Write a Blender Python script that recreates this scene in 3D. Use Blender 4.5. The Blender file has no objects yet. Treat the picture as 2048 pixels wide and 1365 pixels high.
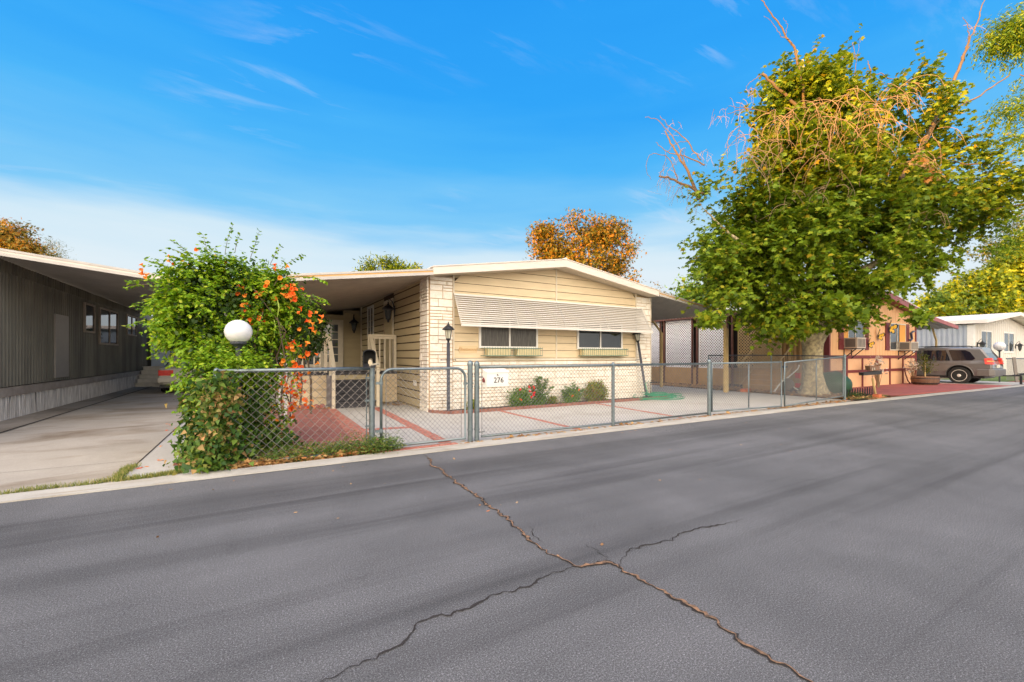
import bpy, math, random
import numpy as np
from mathutils import Vector, Matrix, noise as mnoise
random.seed(7); rng = np.random.default_rng(7)
sc = bpy.context.scene; COL = sc.collection
R = math.radians; PI = math.pi

# ------------------------------------------------------------------ camera
CAM_H = 1.4; YAW = R(30.506); FPX = 870.0; HX, HY = 1024.0, 712.0
cd = bpy.data.cameras.new('camera'); cam = bpy.data.objects.new('camera', cd); COL.objects.link(cam)
cam.location = (0, 0, CAM_H); cam.rotation_euler = (PI/2, 0, -YAW)
cd.sensor_width = 36; cd.lens = FPX/2048*36; cd.shift_y = (HY-682.5)/2048
cd.clip_start = .05; cd.clip_end = 3000; sc.camera = cam
FX, FY = math.sin(YAW), math.cos(YAW); RX, RY = FY, -FX
def at(px, py, d):                      # survey helper: photo pixel + distance ahead of the tripod -> world point
    l = (px-HX)/FPX*d
    return Vector((FX*d+RX*l, FY*d+RY*l, CAM_H+(HY-py)/FPX*d))
def gz(px, py, z=0): return at(px, py, (CAM_H-z)*FPX/(py-HY))
def onY(px, py, y):
    t = (px-HX)/FPX; return at(px, py, y/(FY+RY*t))
def onX(px, py, x):
    t = (px-HX)/FPX; return at(px, py, x/(FX+RX*t))

# ------------------------------------------------------------------ light
SUN_AZ = Vector((-.95, -.30, 0)).normalized(); SUN_EL = R(4.6)
sunv = Vector((SUN_AZ.x*math.cos(SUN_EL), SUN_AZ.y*math.cos(SUN_EL), math.sin(SUN_EL)))
sd = bpy.data.lights.new('sun', 'SUN'); so = bpy.data.objects.new('sun', sd); COL.objects.link(so)
sd.energy = 5.0; sd.angle = R(.6); sd.color = (1, .47, .10)
so.rotation_euler = (-sunv).to_track_quat('-Z', 'Y').to_euler(); so.location = sunv*60
w = bpy.data.worlds.new('World'); sc.world = w; w.use_nodes = True
nt = w.node_tree; N = nt.nodes; L = nt.links; N.clear()
def nd(tree, t, **k):
    n = tree.nodes.new(t)
    for a, b in k.items():
        if a.startswith('i_'): n.inputs[int(a[2:])].default_value = b
        else: setattr(n, a, b)
    return n
def ramp(tree, stops, interp='LINEAR'):
    n = tree.nodes.new('ShaderNodeValToRGB'); n.color_ramp.interpolation = interp
    e = n.color_ramp.elements
    while len(e) < len(stops): e.new(.5)
    for i, (p, c) in enumerate(stops):
        e[i].position = p; e[i].color = tuple(c)+(1,) if not isinstance(c, (int, float)) else (c, c, c, 1)
    return n
tc = nd(nt, 'ShaderNodeTexCoord'); sep = nd(nt, 'ShaderNodeSeparateXYZ'); L.new(tc.outputs['Generated'], sep.inputs[0])
# clear-sky colour by elevation, pale veil of cirrostratus low down (its edge wavers)
nz = nd(nt, 'ShaderNodeTexNoise', noise_dimensions='3D'); nz.inputs['Scale'].default_value = 2.2; nz.inputs['Detail'].default_value = 6
mp0 = nd(nt, 'ShaderNodeMapping'); mp0.inputs['Scale'].default_value = (1, 1, 7); L.new(tc.outputs['Generated'], mp0.inputs[0]); L.new(mp0.outputs[0], nz.inputs[0])
wv = nd(nt, 'ShaderNodeMath', operation='MULTIPLY_ADD', i_1=.16, i_2=-.08); L.new(nz.outputs[0], wv.inputs[0])
zz = nd(nt, 'ShaderNodeMath', operation='ADD'); L.new(sep.outputs[2], zz.inputs[0]); L.new(wv.outputs[0], zz.inputs[1])
rp = ramp(nt, [(0, (.80,.85,.88)), (.16, (.76,.87,.94)), (.215, (.64,.82,.94)), (.285, (.22,.60,.95)), (.40, (.075,.47,.96)), (.52, (.032,.38,.95)), (.72, (.018,.31,.90)), (1, (.012,.24,.80))])
L.new(zz.outputs[0], rp.inputs[0])
# wisps of cirrus: stretched noise on the plane overhead
vz = nd(nt, 'ShaderNodeMath', operation='ADD', i_1=.12); L.new(sep.outputs[2], vz.inputs[0])
dx = nd(nt, 'ShaderNodeMath', operation='DIVIDE'); L.new(sep.outputs[0], dx.inputs[0]); L.new(vz.outputs[0], dx.inputs[1])
dy = nd(nt, 'ShaderNodeMath', operation='DIVIDE'); L.new(sep.outputs[1], dy.inputs[0]); L.new(vz.outputs[0], dy.inputs[1])
cb = nd(nt, 'ShaderNodeCombineXYZ'); L.new(dx.outputs[0], cb.inputs[0]); L.new(dy.outputs[0], cb.inputs[1])
mp = nd(nt, 'ShaderNodeMapping'); mp.inputs['Rotation'].default_value = (0, 0, R(38)); mp.inputs['Scale'].default_value = (.8, 3.4, 1); mp.inputs['Location'].default_value = (3.1, 1.7, 0)
L.new(cb.outputs[0], mp.inputs[0])
cn = nd(nt, 'ShaderNodeTexNoise'); cn.inputs['Scale'].default_value = 2.3; cn.inputs['Detail'].default_value = 9; cn.inputs['Roughness'].default_value = .62; cn.inputs['Distortion'].default_value = .5
L.new(mp.outputs[0], cn.inputs[0])
big = nd(nt, 'ShaderNodeTexNoise'); big.inputs['Scale'].default_value = 1.1; L.new(cb.outputs[0], big.inputs[0])
bm_ = ramp(nt, [(.48, 0), (.66, 1)]); L.new(big.outputs[0], bm_.inputs[0])
cr = ramp(nt, [(.53, 0), (.80, 1)]); L.new(cn.outputs[0], cr.inputs[0])
cm = nd(nt, 'ShaderNodeMath', operation='MULTIPLY'); L.new(bm_.outputs[0], cm.inputs[0]); L.new(cr.outputs[0], cm.inputs[1])
cm2 = nd(nt, 'ShaderNodeMath', operation='MULTIPLY', i_1=.75); L.new(cm.outputs[0], cm2.inputs[0])
mx = nd(nt, 'ShaderNodeMix', data_type='RGBA'); L.new(cm2.outputs[0], mx.inputs[0]); L.new(rp.outputs[0], mx.inputs[6]); mx.inputs[7].default_value = (.72, .80, .94, 1)
bgA = nd(nt, 'ShaderNodeBackground'); L.new(mx.outputs[2], bgA.inputs[0]); bgA.inputs[1].default_value = .33
# bright evening sky round the low sun, behind and to the left of the camera: a Sky Texture plus its broad warm haze
sky = nd(nt, 'ShaderNodeTexSky', sky_type='NISHITA', sun_disc=False, sun_elevation=R(12), dust_density=2.0)
sky.sun_rotation = math.atan2(sunv.x, sunv.y)
gv = Vector((-.60, -.68, .38)).normalized()
dt = nd(nt, 'ShaderNodeVectorMath', operation='DOT_PRODUCT'); L.new(tc.outputs['Generated'], dt.inputs[0]); dt.inputs[1].default_value = gv
mk = nd(nt, 'ShaderNodeMapRange', interpolation_type='SMOOTHSTEP'); mk.inputs[1].default_value = -.05; mk.inputs[2].default_value = .95; L.new(dt.outputs['Value'], mk.inputs[0])
skc = nd(nt, 'ShaderNodeMix', data_type='RGBA', blend_type='ADD'); skc.inputs[0].default_value = 1
skm = nd(nt, 'ShaderNodeVectorMath', operation='SCALE'); skm.inputs['Scale'].default_value = .027; L.new(sky.outputs[0], skm.inputs[0])
L.new(skm.outputs[0], skc.inputs[6]); skc.inputs[7].default_value = (1.50, 1.19, .83, 1)
bgB = nd(nt, 'ShaderNodeBackground'); L.new(skc.outputs[2], bgB.inputs[0]); L.new(mk.outputs[0], bgB.inputs[1])
ad = nd(nt, 'ShaderNodeAddShader'); wo = nd(nt, 'ShaderNodeOutputWorld')
L.new(bgA.outputs[0], ad.inputs[0]); L.new(bgB.outputs[0], ad.inputs[1]); L.new(ad.outputs[0], wo.inputs[0])
vs = sc.view_settings; vs.view_transform = 'Standard'; vs.look = 'None'; vs.gamma = 1; vs.exposure = 1.6

# ------------------------------------------------------------------ materials
def mat(name, col, rough=.6, var=.0, scale=3.0, col2=None, thr=(.35, .65), metal=0, bump=0, bscale=60, spec=.4, coat=0, stretch=(1,1,1), trans=0, alpha=None, fine=None, emit=0):
    m = bpy.data.materials.new(name); m.use_nodes = True; t = m.node_tree; b = t.nodes['Principled BSDF']
    b.inputs['Base Color'].default_value = (*col, 1); b.inputs['Roughness'].default_value = rough
    b.inputs['Metallic'].default_value = metal; b.inputs['Specular IOR Level'].default_value = spec
    b.inputs['Coat Weight'].default_value = coat; b.inputs['Coat Roughness'].default_value = .05
    b.inputs['Transmission Weight'].default_value = trans
    tcn = nd(t, 'ShaderNodeTexCoord'); mpn = nd(t, 'ShaderNodeMapping'); mpn.inputs['Scale'].default_value = stretch
    t.links.new(tcn.outputs['Object'], mpn.inputs[0])
    out = None
    if var or col2:
        n = nd(t, 'ShaderNodeTexNoise'); n.inputs['Scale'].default_value = scale; n.inputs['Detail'].default_value = 8; n.inputs['Roughness'].default_value = .6
        t.links.new(mpn.outputs[0], n.inputs[0])
        c2 = col2 or tuple(c*(1-var) for c in col)
        r = ramp(t, [(thr[0], col), (thr[1], c2)]); t.links.new(n.outputs[0], r.inputs[0]); out = r.outputs[0]
        t.links.new(out, b.inputs['Base Color'])
    if fine:                                 # (scale, amount): small-grain speckle
        n = nd(t, 'ShaderNodeTexNoise'); n.inputs['Scale'].default_value = fine[0]; n.inputs['Detail'].default_value = 3
        t.links.new(tcn.outputs['Object'], n.inputs[0])
        r = ramp(t, [(.3, 1-fine[1]), (.7, 1+fine[1])]); t.links.new(n.outputs[0], r.inputs[0])
        mm = nd(t, 'ShaderNodeMix', data_type='RGBA', blend_type='MULTIPLY'); mm.inputs[0].default_value = 1
        mm.inputs[6].default_value = (*col, 1)
        if out: t.links.new(out, mm.inputs[6])
        t.links.new(r.outputs[0], mm.inputs[7]); t.links.new(mm.outputs[2], b.inputs['Base Color'])
    if bump:
        n = nd(t, 'ShaderNodeTexNoise'); n.inputs['Scale'].default_value = bscale; n.inputs['Detail'].default_value = 6
        t.links.new(mpn.outputs[0], n.inputs[0]); bp = nd(t, 'ShaderNodeBump'); bp.inputs['Strength'].default_value = bump; bp.inputs['Distance'].default_value = .02
        t.links.new(n.outputs[0], bp.inputs['Height']); t.links.new(bp.outputs[0], b.inputs['Normal'])
    if emit:
        b.inputs['Emission Color'].default_value = (*col, 1); b.inputs['Emission Strength'].default_value = emit
    return m
def leafmat(name, stops, trl=.35, rough=.5):
    m = bpy.data.materials.new(name); m.use_nodes = True; t = m.node_tree; b = t.nodes['Principled BSDF']
    g = nd(t, 'ShaderNodeNewGeometry'); r = ramp(t, stops); t.links.new(g.outputs['Random Per Island'], r.inputs[0])
    t.links.new(r.outputs[0], b.inputs['Base Color']); b.inputs['Roughness'].default_value = rough; b.inputs['Specular IOR Level'].default_value = .3
    tr = nd(t, 'ShaderNodeBsdfTranslucent'); t.links.new(r.outputs[0], tr.inputs[0])
    ms = nd(t, 'ShaderNodeMixShader'); ms.inputs[0].default_value = trl
    t.links.new(b.outputs[0], ms.inputs[1]); t.links.new(tr.outputs[0], ms.inputs[2])
    t.links.new(ms.outputs[0], t.nodes['Material Output'].inputs[0]); return m
M = {}
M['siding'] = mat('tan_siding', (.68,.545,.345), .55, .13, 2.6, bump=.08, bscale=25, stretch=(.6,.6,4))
M['lap_shade'] = mat('lap_shade_brown', (.07,.045,.025), .9)
M['siding2'] = mat('porch_siding_shaded', (.46,.375,.22), .55, .10, 2.0, stretch=(.6,.6,4))  # front siding's tan, darkened to paint in the porch's shadow
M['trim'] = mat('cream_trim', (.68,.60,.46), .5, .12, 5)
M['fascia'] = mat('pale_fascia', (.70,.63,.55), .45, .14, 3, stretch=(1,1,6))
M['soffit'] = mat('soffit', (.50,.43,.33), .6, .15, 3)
M['gutter'] = mat('orange_gutter', (.62,.35,.12), .5, .2, 4)
M['stone'] = mat('painted_stone', (.80,.75,.66), .8, 0, 6, col2=(.69,.61,.49), thr=(.4,.75), bump=.5, bscale=45, fine=(30,.06))
M['grout'] = mat('rusty_grout', (.50,.30,.10), .9, .2, 9)
M['white'] = mat('white_paint', (.75,.73,.68), .45, .06, 5)
M['awning'] = mat('awning_enamel', (.66,.63,.57), .35, .10, 4, stretch=(.5,1,5))
M['glassdark'] = mat('window_glass', (.018,.022,.026), .04, spec=.9)
M['glassmid'] = mat('window_glass_curtained', (.10,.12,.13), .05, spec=.8, col2=(.03,.035,.04), scale=1.5)
M['glassnet'] = mat('screened_glass', (.055,.05,.045), .25, col2=(.10,.095,.08), scale=7, thr=(.45,.6), stretch=(5,1,.4))
M['curtain'] = mat('curtain', (.30,.28,.24), .9, .3, 12, stretch=(6,6,.3))
M['galv'] = mat('galvanised_steel', (.19,.235,.25), .40, .22, 14, metal=.65, spec=.5)
M['wire'] = mat('galvanised_wire', (.20,.205,.21), .5, metal=.45)
M['wirerust'] = mat('weathered_wire', (.30,.275,.25), .55, .3, 6, metal=.25)
M['black'] = mat('black_metal', (.018,.019,.024), .4, .2, 8)
M['charcoal'] = mat('charcoal_post_paint', (.045,.05,.065), .45, .3, 8)
M['lampglass'] = mat('lantern_glass', (.52,.50,.38), .15, spec=.7)
M['globe'] = mat('white_globe', (.70,.69,.69), .22, spec=.6, coat=.3)
M['deckgrey'] = mat('charcoal_deck', (.045,.043,.05), .6, .3, 5, bump=.1)
M['railcream'] = mat('cream_railing', (.66,.585,.44), .5, .08, 6)
M['tile'] = mat('red_paver', (.36,.135,.10), .8, 0, 4, col2=(.26,.10,.085), bump=.2, bscale=30, fine=(40,.15))
M['brick'] = mat('red_brick', (.38,.12,.085), .85, 0, 9, col2=(.50,.25,.19), thr=(.4,.7), bump=.3, fine=(50,.2))
M['brickdark'] = mat('edging_brick', (.20,.075,.055), .85, 0, 9, col2=(.30,.14,.10), bump=.4)
M['fascia_red'] = mat('burgundy_trim', (.20,.035,.035), .5, .2, 5)
M['fascia_pink'] = mat('faded_burgundy', (.38,.12,.12), .5, .25, 6)
M['peach'] = mat('peach_siding', (.80,.46,.215), .6, .06, 3, stretch=(5,5,.6))
M['peachpanel'] = mat('peach_panel', (.80,.47,.25), .6, .06, 3)
M['tancorr'] = mat('tan_corrugated', (.44,.26,.10), .5, .2, 3)
M['bluegrey'] = mat('grey_corrugated', (.36,.40,.46), .45, .12, 2)
M['whitehome'] = mat('cream_home', (.68,.64,.57), .55, .06, 3)
M['whiteroof'] = mat('white_roof', (.78,.72,.66), .5, .08, 3)
M['brownpost'] = mat('brown_post', (.13,.05,.035), .55, .3, 5)
M['yelpost'] = mat('tan_post', (.58,.42,.19), .6, .15, 5)
M['lattice'] = mat('lattice_white', (.84,.83,.86), .6, .08, 4)
M['latticetan'] = mat('lattice_tan', (.48,.34,.17), .65, .2, 4)
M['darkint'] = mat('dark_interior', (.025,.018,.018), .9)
M['oldmetal'] = mat('weathered_metal_siding', (.17,.163,.135), .5, .0, 1.3, col2=(.075,.073,.062), metal=.15, stretch=(1,1,.25))
M['skirtmetal'] = mat('galvanised_skirting', (.66,.64,.62), .45, 0, 6, col2=(.36,.34,.33), metal=.3, stretch=(3,3,.3))
M['sill'] = mat('weathered_sill', (.36,.31,.27), .7, .3, 4)
M['doorgrey'] = mat('grey_door', (.27,.25,.23), .5, .1, 3)
M['cpfascia'] = mat('carport_fascia', (.52,.49,.45), .45, .15, 3)
M['carportmetal'] = mat('carport_soffit', (.44,.42,.39), .5, .15, 2)
M['bark'] = mat('sycamore_bark', (.50,.42,.24), .85, 0, 9, col2=(.27,.22,.14), thr=(.42,.60), bump=.5, bscale=8, fine=(14,.15))
M['twig'] = mat('bare_twig', (.30,.20,.115), .8, .25, 6)
M['branch'] = mat('branch_bark', (.14,.10,.062), .85, .25, 4)
M['hose'] = mat('green_hose', (.008,.24,.115), .35)
M['rubber'] = mat('tyre_rubber', (.02,.02,.02), .8)
M['chrome'] = mat('chrome', (.80,.77,.72), .32, metal=.35)
M['suv'] = mat('pewter_car_paint', (.175,.17,.17), .3, metal=.35, coat=.8)
M['suvlow'] = mat('pewter_bumper', (.165,.158,.152), .42, metal=.3, coat=.2)
M['carglass'] = mat('car_glass', (.012,.014,.022), .03, spec=.9)
M['carglass2'] = mat('rear_screen_glass', (.05,.06,.07), .03, spec=1)
M['tail'] = mat('tail_lamp_red', (.80,.03,.012), .2, coat=.2, col2=(.62,.02,.012), scale=20)
M['tailamber'] = mat('tail_lamp_amber', (.75,.28,.03), .12, coat=.5)
M['carwhite'] = mat('cream_car_paint', (.50,.47,.40), .3, coat=.6)
M['plate'] = mat('licence_plate', (.62,.60,.50), .4)
M['wood'] = mat('barrel_wood', (.20,.11,.07), .75, .35, 4, stretch=(4,4,.6))
M['soil'] = mat('dark_soil', (.035,.026,.02), .95, .3, 12, bump=.6)
M['red'] = mat('red_plastic', (.55,.02,.02), .35)
M['orange'] = mat('orange_clay', (.50,.14,.06), .7, .2, 5)
M['yellow'] = mat('yellow_enamel', (.75,.42,.02), .4)
M['greentarp'] = mat('green_tarp', (.02,.085,.04), .5, .35, 3, bump=.5, bscale=6)
M['cream_ac'] = mat('ac_housing', (.62,.53,.42), .5, .15, 6)
M['acgrill'] = mat('ac_grille', (.16,.14,.12), .6)
M['poster'] = mat('warning_sign', (.72,.70,.68), .5)
M['basket'] = mat('cream_liner', (.62,.53,.30), .8, .2, 6, stretch=(8,8,.5))
M['greenwire'] = mat('green_wire', (.10,.19,.15), .5)
M['paper'] = mat('rolled_paper', (.55,.47,.33), .8, .3, 20)
M['bluewhite'] = mat('pale_blue_panel', (.50,.60,.72), .5, .1, 3)
M['concretestep'] = mat('concrete_steps', (.60,.57,.50), .85, .25, 4)
M['redslab'] = mat('painted_red_slab', (.36,.10,.085), .8, 0, 1.5, col2=(.28,.085,.075), fine=(20,.12), stretch=(.6,2,1))

L_syc = leafmat('sycamore_leaf', [(0, (.065,.12,.008)), (.3, (.13,.21,.010)), (.7, (.21,.30,.014)), (.93, (.34,.38,.02)), (1, (.42,.29,.02))], .35)
L_sycbrown = leafmat('dead_sycamore_leaf', [(0, (.34,.20,.08)), (1, (.52,.32,.13))], .3)
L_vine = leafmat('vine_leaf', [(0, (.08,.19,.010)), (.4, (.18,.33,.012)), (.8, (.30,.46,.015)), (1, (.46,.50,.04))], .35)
L_ivy = leafmat('ivy_leaf', [(0, (.03,.08,.018)), (.45, (.07,.15,.02)), (.88, (.18,.25,.03)), (.94, (.34,.24,.08)), (1, (.42,.25,.09))], .25)
L_ivydry = leafmat('dry_ivy_leaf', [(0, (.10,.16,.03)), (.4, (.22,.20,.05)), (.8, (.42,.26,.10)), (1, (.48,.22,.08))], .25)
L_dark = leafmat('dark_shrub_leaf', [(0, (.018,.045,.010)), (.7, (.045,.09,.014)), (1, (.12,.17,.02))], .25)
L_rose = leafmat('garden_leaf', [(0, (.05,.13,.02)), (.6, (.11,.24,.03)), (1, (.28,.34,.04))], .3)
L_auburn = leafmat('reddish_garden_leaf', [(0, (.09,.17,.02)), (.55, (.24,.29,.025)), (.82, (.30,.22,.03)), (1, (.20,.05,.04))], .3)
L_flower = leafmat('orange_trumpet_flower', [(0, (.85,.09,.015)), (.6, (.95,.19,.02)), (1, (.95,.34,.04))], .3)
L_redfl = leafmat('red_flower', [(0, (.75,.01,.02)), (1, (.85,.03,.03))], .2)
L_aut = leafmat('autumn_leaf', [(0, (.08,.095,.01)), (.45, (.17,.135,.010)), (.8, (.32,.17,.010)), (1, (.40,.15,.010))], .3)
L_olive = leafmat('olive_leaf', [(0, (.045,.07,.012)), (.6, (.11,.13,.015)), (1, (.22,.19,.02))], .3)
L_con = leafmat('golden_conifer', [(0, (.045,.09,.004)), (.45, (.10,.17,.006)), (.8, (.20,.27,.008)), (1, (.34,.36,.012))], .3)
L_hang = leafmat('drooping_leaf', [(0, (.08,.17,.012)), (.6, (.17,.29,.015)), (1, (.28,.34,.02))], .4)
L_litter = leafmat('fallen_leaf', [(0, (.24,.12,.05)), (.5, (.45,.24,.08)), (.85, (.55,.36,.16)), (1, (.60,.18,.04))], .1)
L_weed = leafmat('weed_leaf', [(0, (.05,.10,.02)), (.7, (.12,.20,.03)), (1, (.30,.30,.08))], .25)
L_grass = leafmat('grass_blade', [(0, (.12,.17,.03)), (.6, (.22,.26,.05)), (1, (.50,.40,.16))], .25)
L_white = leafmat('dry_white_flower', [(0, (.55,.45,.34)), (.7, (.72,.66,.58)), (1, (.30,.18,.08))], .2)

# ------------------------------------------------------------------ mesh helpers
class MB:
    def __init__(s): s.v = []; s.f = []; s.m = []; s.mi = 0
    def add(s, vs, fs):
        o = len(s.v); s.v += [tuple(v) for v in vs]
        for f in fs: s.f.append([i+o for i in f]); s.m.append(s.mi)
        return s
    def box(s, x0, y0, z0, x1, y1, z1):
        return s.add([(x0,y0,z0),(x1,y0,z0),(x1,y1,z0),(x0,y1,z0),(x0,y0,z1),(x1,y0,z1),(x1,y1,z1),(x0,y1,z1)],
              [(0,3,2,1),(4,5,6,7),(0,1,5,4),(1,2,6,5),(2,3,7,6),(3,0,4,7)])
    def hexa(s, a, b):   # two matching quads
        return s.add(list(a)+list(b), [(3,2,1,0),(4,5,6,7),(0,1,5,4),(1,2,6,5),(2,3,7,6),(3,0,4,7)])
    def poly(s, pts): return s.add(pts, [list(range(len(pts)))])
    def prismY(s, pts, y0, y1):          # pts (x,z)
        n = len(pts); return s.add([(x,y0,z) for x,z in pts]+[(x,y1,z) for x,z in pts],
            [list(range(n)), list(range(2*n-1, n-1, -1))]+[(i, n+i, n+(i+1)%n, (i+1)%n) for i in range(n)])
    def prismX(s, pts, x0, x1):          # pts (y,z)
        n = len(pts); return s.add([(x0,y,z) for y,z in pts]+[(x1,y,z) for y,z in pts],
            [list(range(n)), list(range(2*n-1, n-1, -1))]+[(i, n+i, n+(i+1)%n, (i+1)%n) for i in range(n)])
    def prismZ(s, pts, z0, z1):
        n = len(pts); return s.add([(x,y,z0) for x,y in pts]+[(x,y,z1) for x,y in pts],
            [list(range(n-1,-1,-1)), list(range(n, 2*n))]+[(i, (i+1)%n, n+(i+1)%n, n+i) for i in range(n)])
    def tube(s, pts, r, n=6, cap=True):
        pts = [Vector(p) for p in pts]; rs = r if isinstance(r, (list, tuple)) else [r]*len(pts)
        vs = []; up = None
        for i, p in enumerate(pts):
            d = (pts[min(i+1, len(pts)-1)]-pts[max(i-1, 0)])
            d = d.normalized() if d.length > 1e-9 else Vector((0,0,1))
            if up is None: up = d.orthogonal().normalized()
            up = up-d*up.dot(d); up = up.normalized() if up.length > 1e-6 else d.orthogonal().normalized()
            q = d.cross(up)
            for k in range(n):
                a = 2*PI*k/n; vs.append(p+(up*math.cos(a)+q*math.sin(a))*rs[i])
        fs = [(i*n+k, i*n+(k+1)%n, (i+1)*n+(k+1)%n, (i+1)*n+k) for i in range(len(pts)-1) for k in range(n)]
        if cap: fs += [list(range(n-1,-1,-1)), list(range((len(pts)-1)*n, len(pts)*n))]
        return s.add(vs, fs)
    def bar(s, a, b, w, h, up=(0,0,1)):  # rectangular bar
        a = Vector(a); b = Vector(b); d = (b-a).normalized(); u = Vector(up); sd_ = d.cross(u)
        if sd_.length < 1e-4: sd_ = d.cross(Vector((1,0,0)))
        sd_.normalize(); u = sd_.cross(d)
        c = [(-w/2,-h/2),(w/2,-h/2),(w/2,h/2),(-w/2,h/2)]
        return s.hexa([a+sd_*x+u*y for x,y in c], [b+sd_*x+u*y for x,y in c])
    def lathe(s, prof, c=(0,0,0), n=16, axis='Z'):
        vs = []
        for r, h in prof:
            for k in range(n):
                a = 2*PI*k/n; x, y = r*math.cos(a), r*math.sin(a)
                v = (x,y,h) if axis == 'Z' else ((h,x,y) if axis == 'X' else (x,h,y))
                vs.append((v[0]+c[0], v[1]+c[1], v[2]+c[2]))
        m = len(prof); fs = [(i*n+k, i*n+(k+1)%n, (i+1)*n+(k+1)%n, (i+1)*n+k) for i in range(m-1) for k in range(n)]
        fs += [list(range(n-1,-1,-1)), list(range((m-1)*n, m*n))]
        return s.add(vs, fs)
    def sphere(s, c, r, n=16, m=10, sq=1):
        return s.lathe([(max(1e-4, r*math.sin(PI*i/m)), -r*sq*math.cos(PI*i/m)) for i in range(m+1)], c, n)
    def build(s, name, m, parent=None, smooth=False, origin=None):
        me = bpy.data.meshes.new(name)
        o_ = Vector(origin) if origin is not None else Vector((0,0,0))
        me.from_pydata([tuple(Vector(v)-o_) for v in s.v] if origin is not None else s.v, [], s.f)
        for x in (m if isinstance(m, (list, tuple)) else [m]): me.materials.append(M[x] if isinstance(x, str) else x)
        if isinstance(m, (list, tuple)): me.polygons.foreach_set('material_index', s.m)
        if smooth: me.polygons.foreach_set('use_smooth', [True]*len(me.polygons))
        me.update(); ob = bpy.data.objects.new(name, me); COL.objects.link(ob); ob.location = o_
        if parent is not None:
            ob.parent = parent
            if parent.type == 'EMPTY' or True: ob.matrix_parent_inverse = Matrix.Translation(-wloc(parent))
        return ob
def wloc(o):
    p = Vector(o.location)
    if o.parent is not None: p = p.copy()
    return p
def tag(o, label=None, cat=None, group=None, kind=None):
    if label: o['label'] = label
    if cat: o['category'] = cat
    if group: o['group'] = group
    if kind: o['kind'] = kind
    return o
def thing(name, label, cat, loc=(0,0,0), group=None):
    o = bpy.data.objects.new(name, None); COL.objects.link(o); o.location = loc; o.empty_display_size = .3
    return tag(o, label, cat, group)
def copy_tree(o, parent=None):
    c = o.copy(); COL.objects.link(c)
    if parent is not None: c.parent = parent
    for ch in [x for x in bpy.data.objects if x.parent == o]: copy_tree(ch, c)
    return c

def leaves(name, mt, P, size, shape='oval', up=.35, parent=None, jitter=.35, nrm=None, dirs=None, droop=0):
    """P (n,3) leaf positions; every leaf is its own small curved blade."""
    P = np.asarray(P, float); n = len(P)
    S = {'oval': [(0,0),(.28,.3),(.25,.65),(0,1),(-.25,.65),(-.28,.3)],
         'lance': [(0,0),(.13,.3),(.12,.65),(0,1),(-.12,.65),(-.13,.3)],
         'maple': [(0,0),(.18,.16),(.50,.10),(.36,.34),(.56,.62),(.25,.58),(0,1),(-.25,.58),(-.56,.62),(-.36,.34),(-.50,.10),(-.18,.16)],
         'ivy': [(0,0),(.42,.05),(.30,.42),(0,1),(-.30,.42),(-.42,.05)],
         'needle': [(-.05,0),(.05,0),(.02,1),(-.02,1)],
         'tuft': [(0,0),(.30,.55),(.10,.50),(.12,1),(0,.6),(-.14,.95),(-.10,.50),(-.30,.5)]}[shape]
    K = len(S); S = np.array(S)
    if dirs is None: D = rng.normal(size=(n,3)); D[:,2] -= droop
    else: D = np.array(dirs, float)+rng.normal(size=(n,3))*jitter
    D /= np.linalg.norm(D, axis=1)[:,None]+1e-9
    Nn = rng.normal(size=(n,3)); Nn /= np.linalg.norm(Nn, axis=1)[:,None]
    Nn[:,2] = np.abs(Nn[:,2])+up*2
    if nrm is not None: Nn += np.asarray(nrm)*1.1
    X = np.cross(D, Nn); X /= np.linalg.norm(X, axis=1)[:,None]+1e-9
    Z = np.cross(X, D)
    sz = (size*(.65+.7*rng.random(n)))[:,None,None] if np.isscalar(size) else np.asarray(size)[:,None,None]
    cup = (-.35*np.abs(S[:,0])-.18*S[:,1]**2)[None,:,None]
    V = P[:,None,:]+sz*(X[:,None,:]*S[None,:,0,None]+D[:,None,:]*S[None,:,1,None]+Z[:,None,:]*cup)
    me = bpy.data.meshes.new(name); me.vertices.add(n*K); me.vertices.foreach_set('co', V.reshape(-1).astype(np.float32))
    me.loops.add(n*K); me.loops.foreach_set('vertex_index', np.arange(n*K, dtype=np.int32))
    me.polygons.add(n); me.polygons.foreach_set('loop_start', np.arange(0, n*K, K, dtype=np.int32))
    me.update(calc_edges=True); me.validate(); me.materials.append(mt)
    ob = bpy.data.objects.new(name, me); COL.objects.link(ob)
    if parent is not None: ob.parent = parent; ob.matrix_parent_inverse = Matrix.Translation(-wloc(parent))
    return ob

def blobs(ells, count, shell=.55, clump=.35, per=14, gap=0.0, gscale=.8):
    """leaf positions in clumps spread through a union of ellipsoids (centre, (rx,ry,rz)); returns P, outward"""
    out = []; nor = []; vols = np.array([e[1][0]*e[1][1]*e[1][2] for e in ells])**.67; vols /= vols.sum()
    nc = count//per; k = 0; tries = 0
    while k < nc and tries < nc*30:
        tries += 1
        e = ells[rng.choice(len(ells), p=vols)]; d = rng.normal(size=3); d /= np.linalg.norm(d)
        r = shell+(1-shell)*rng.random() if rng.random() < .8 else rng.random()*shell
        r *= 1+.16*mnoise.noise(Vector((d*2.2))+Vector(e[0])*.7)*2
        c = np.array(e[0])+d*r*np.array(e[1])
        if gap and mnoise.noise(Vector(c)*gscale) < gap-.5+.0: continue
        k += 1
        q = rng.normal(size=(per,3))*clump*np.array([1,1,.7])
        out.append(c+q); nor.append(np.repeat(d[None,:], per, 0))
    return np.concatenate(out), np.concatenate(nor)

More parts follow.
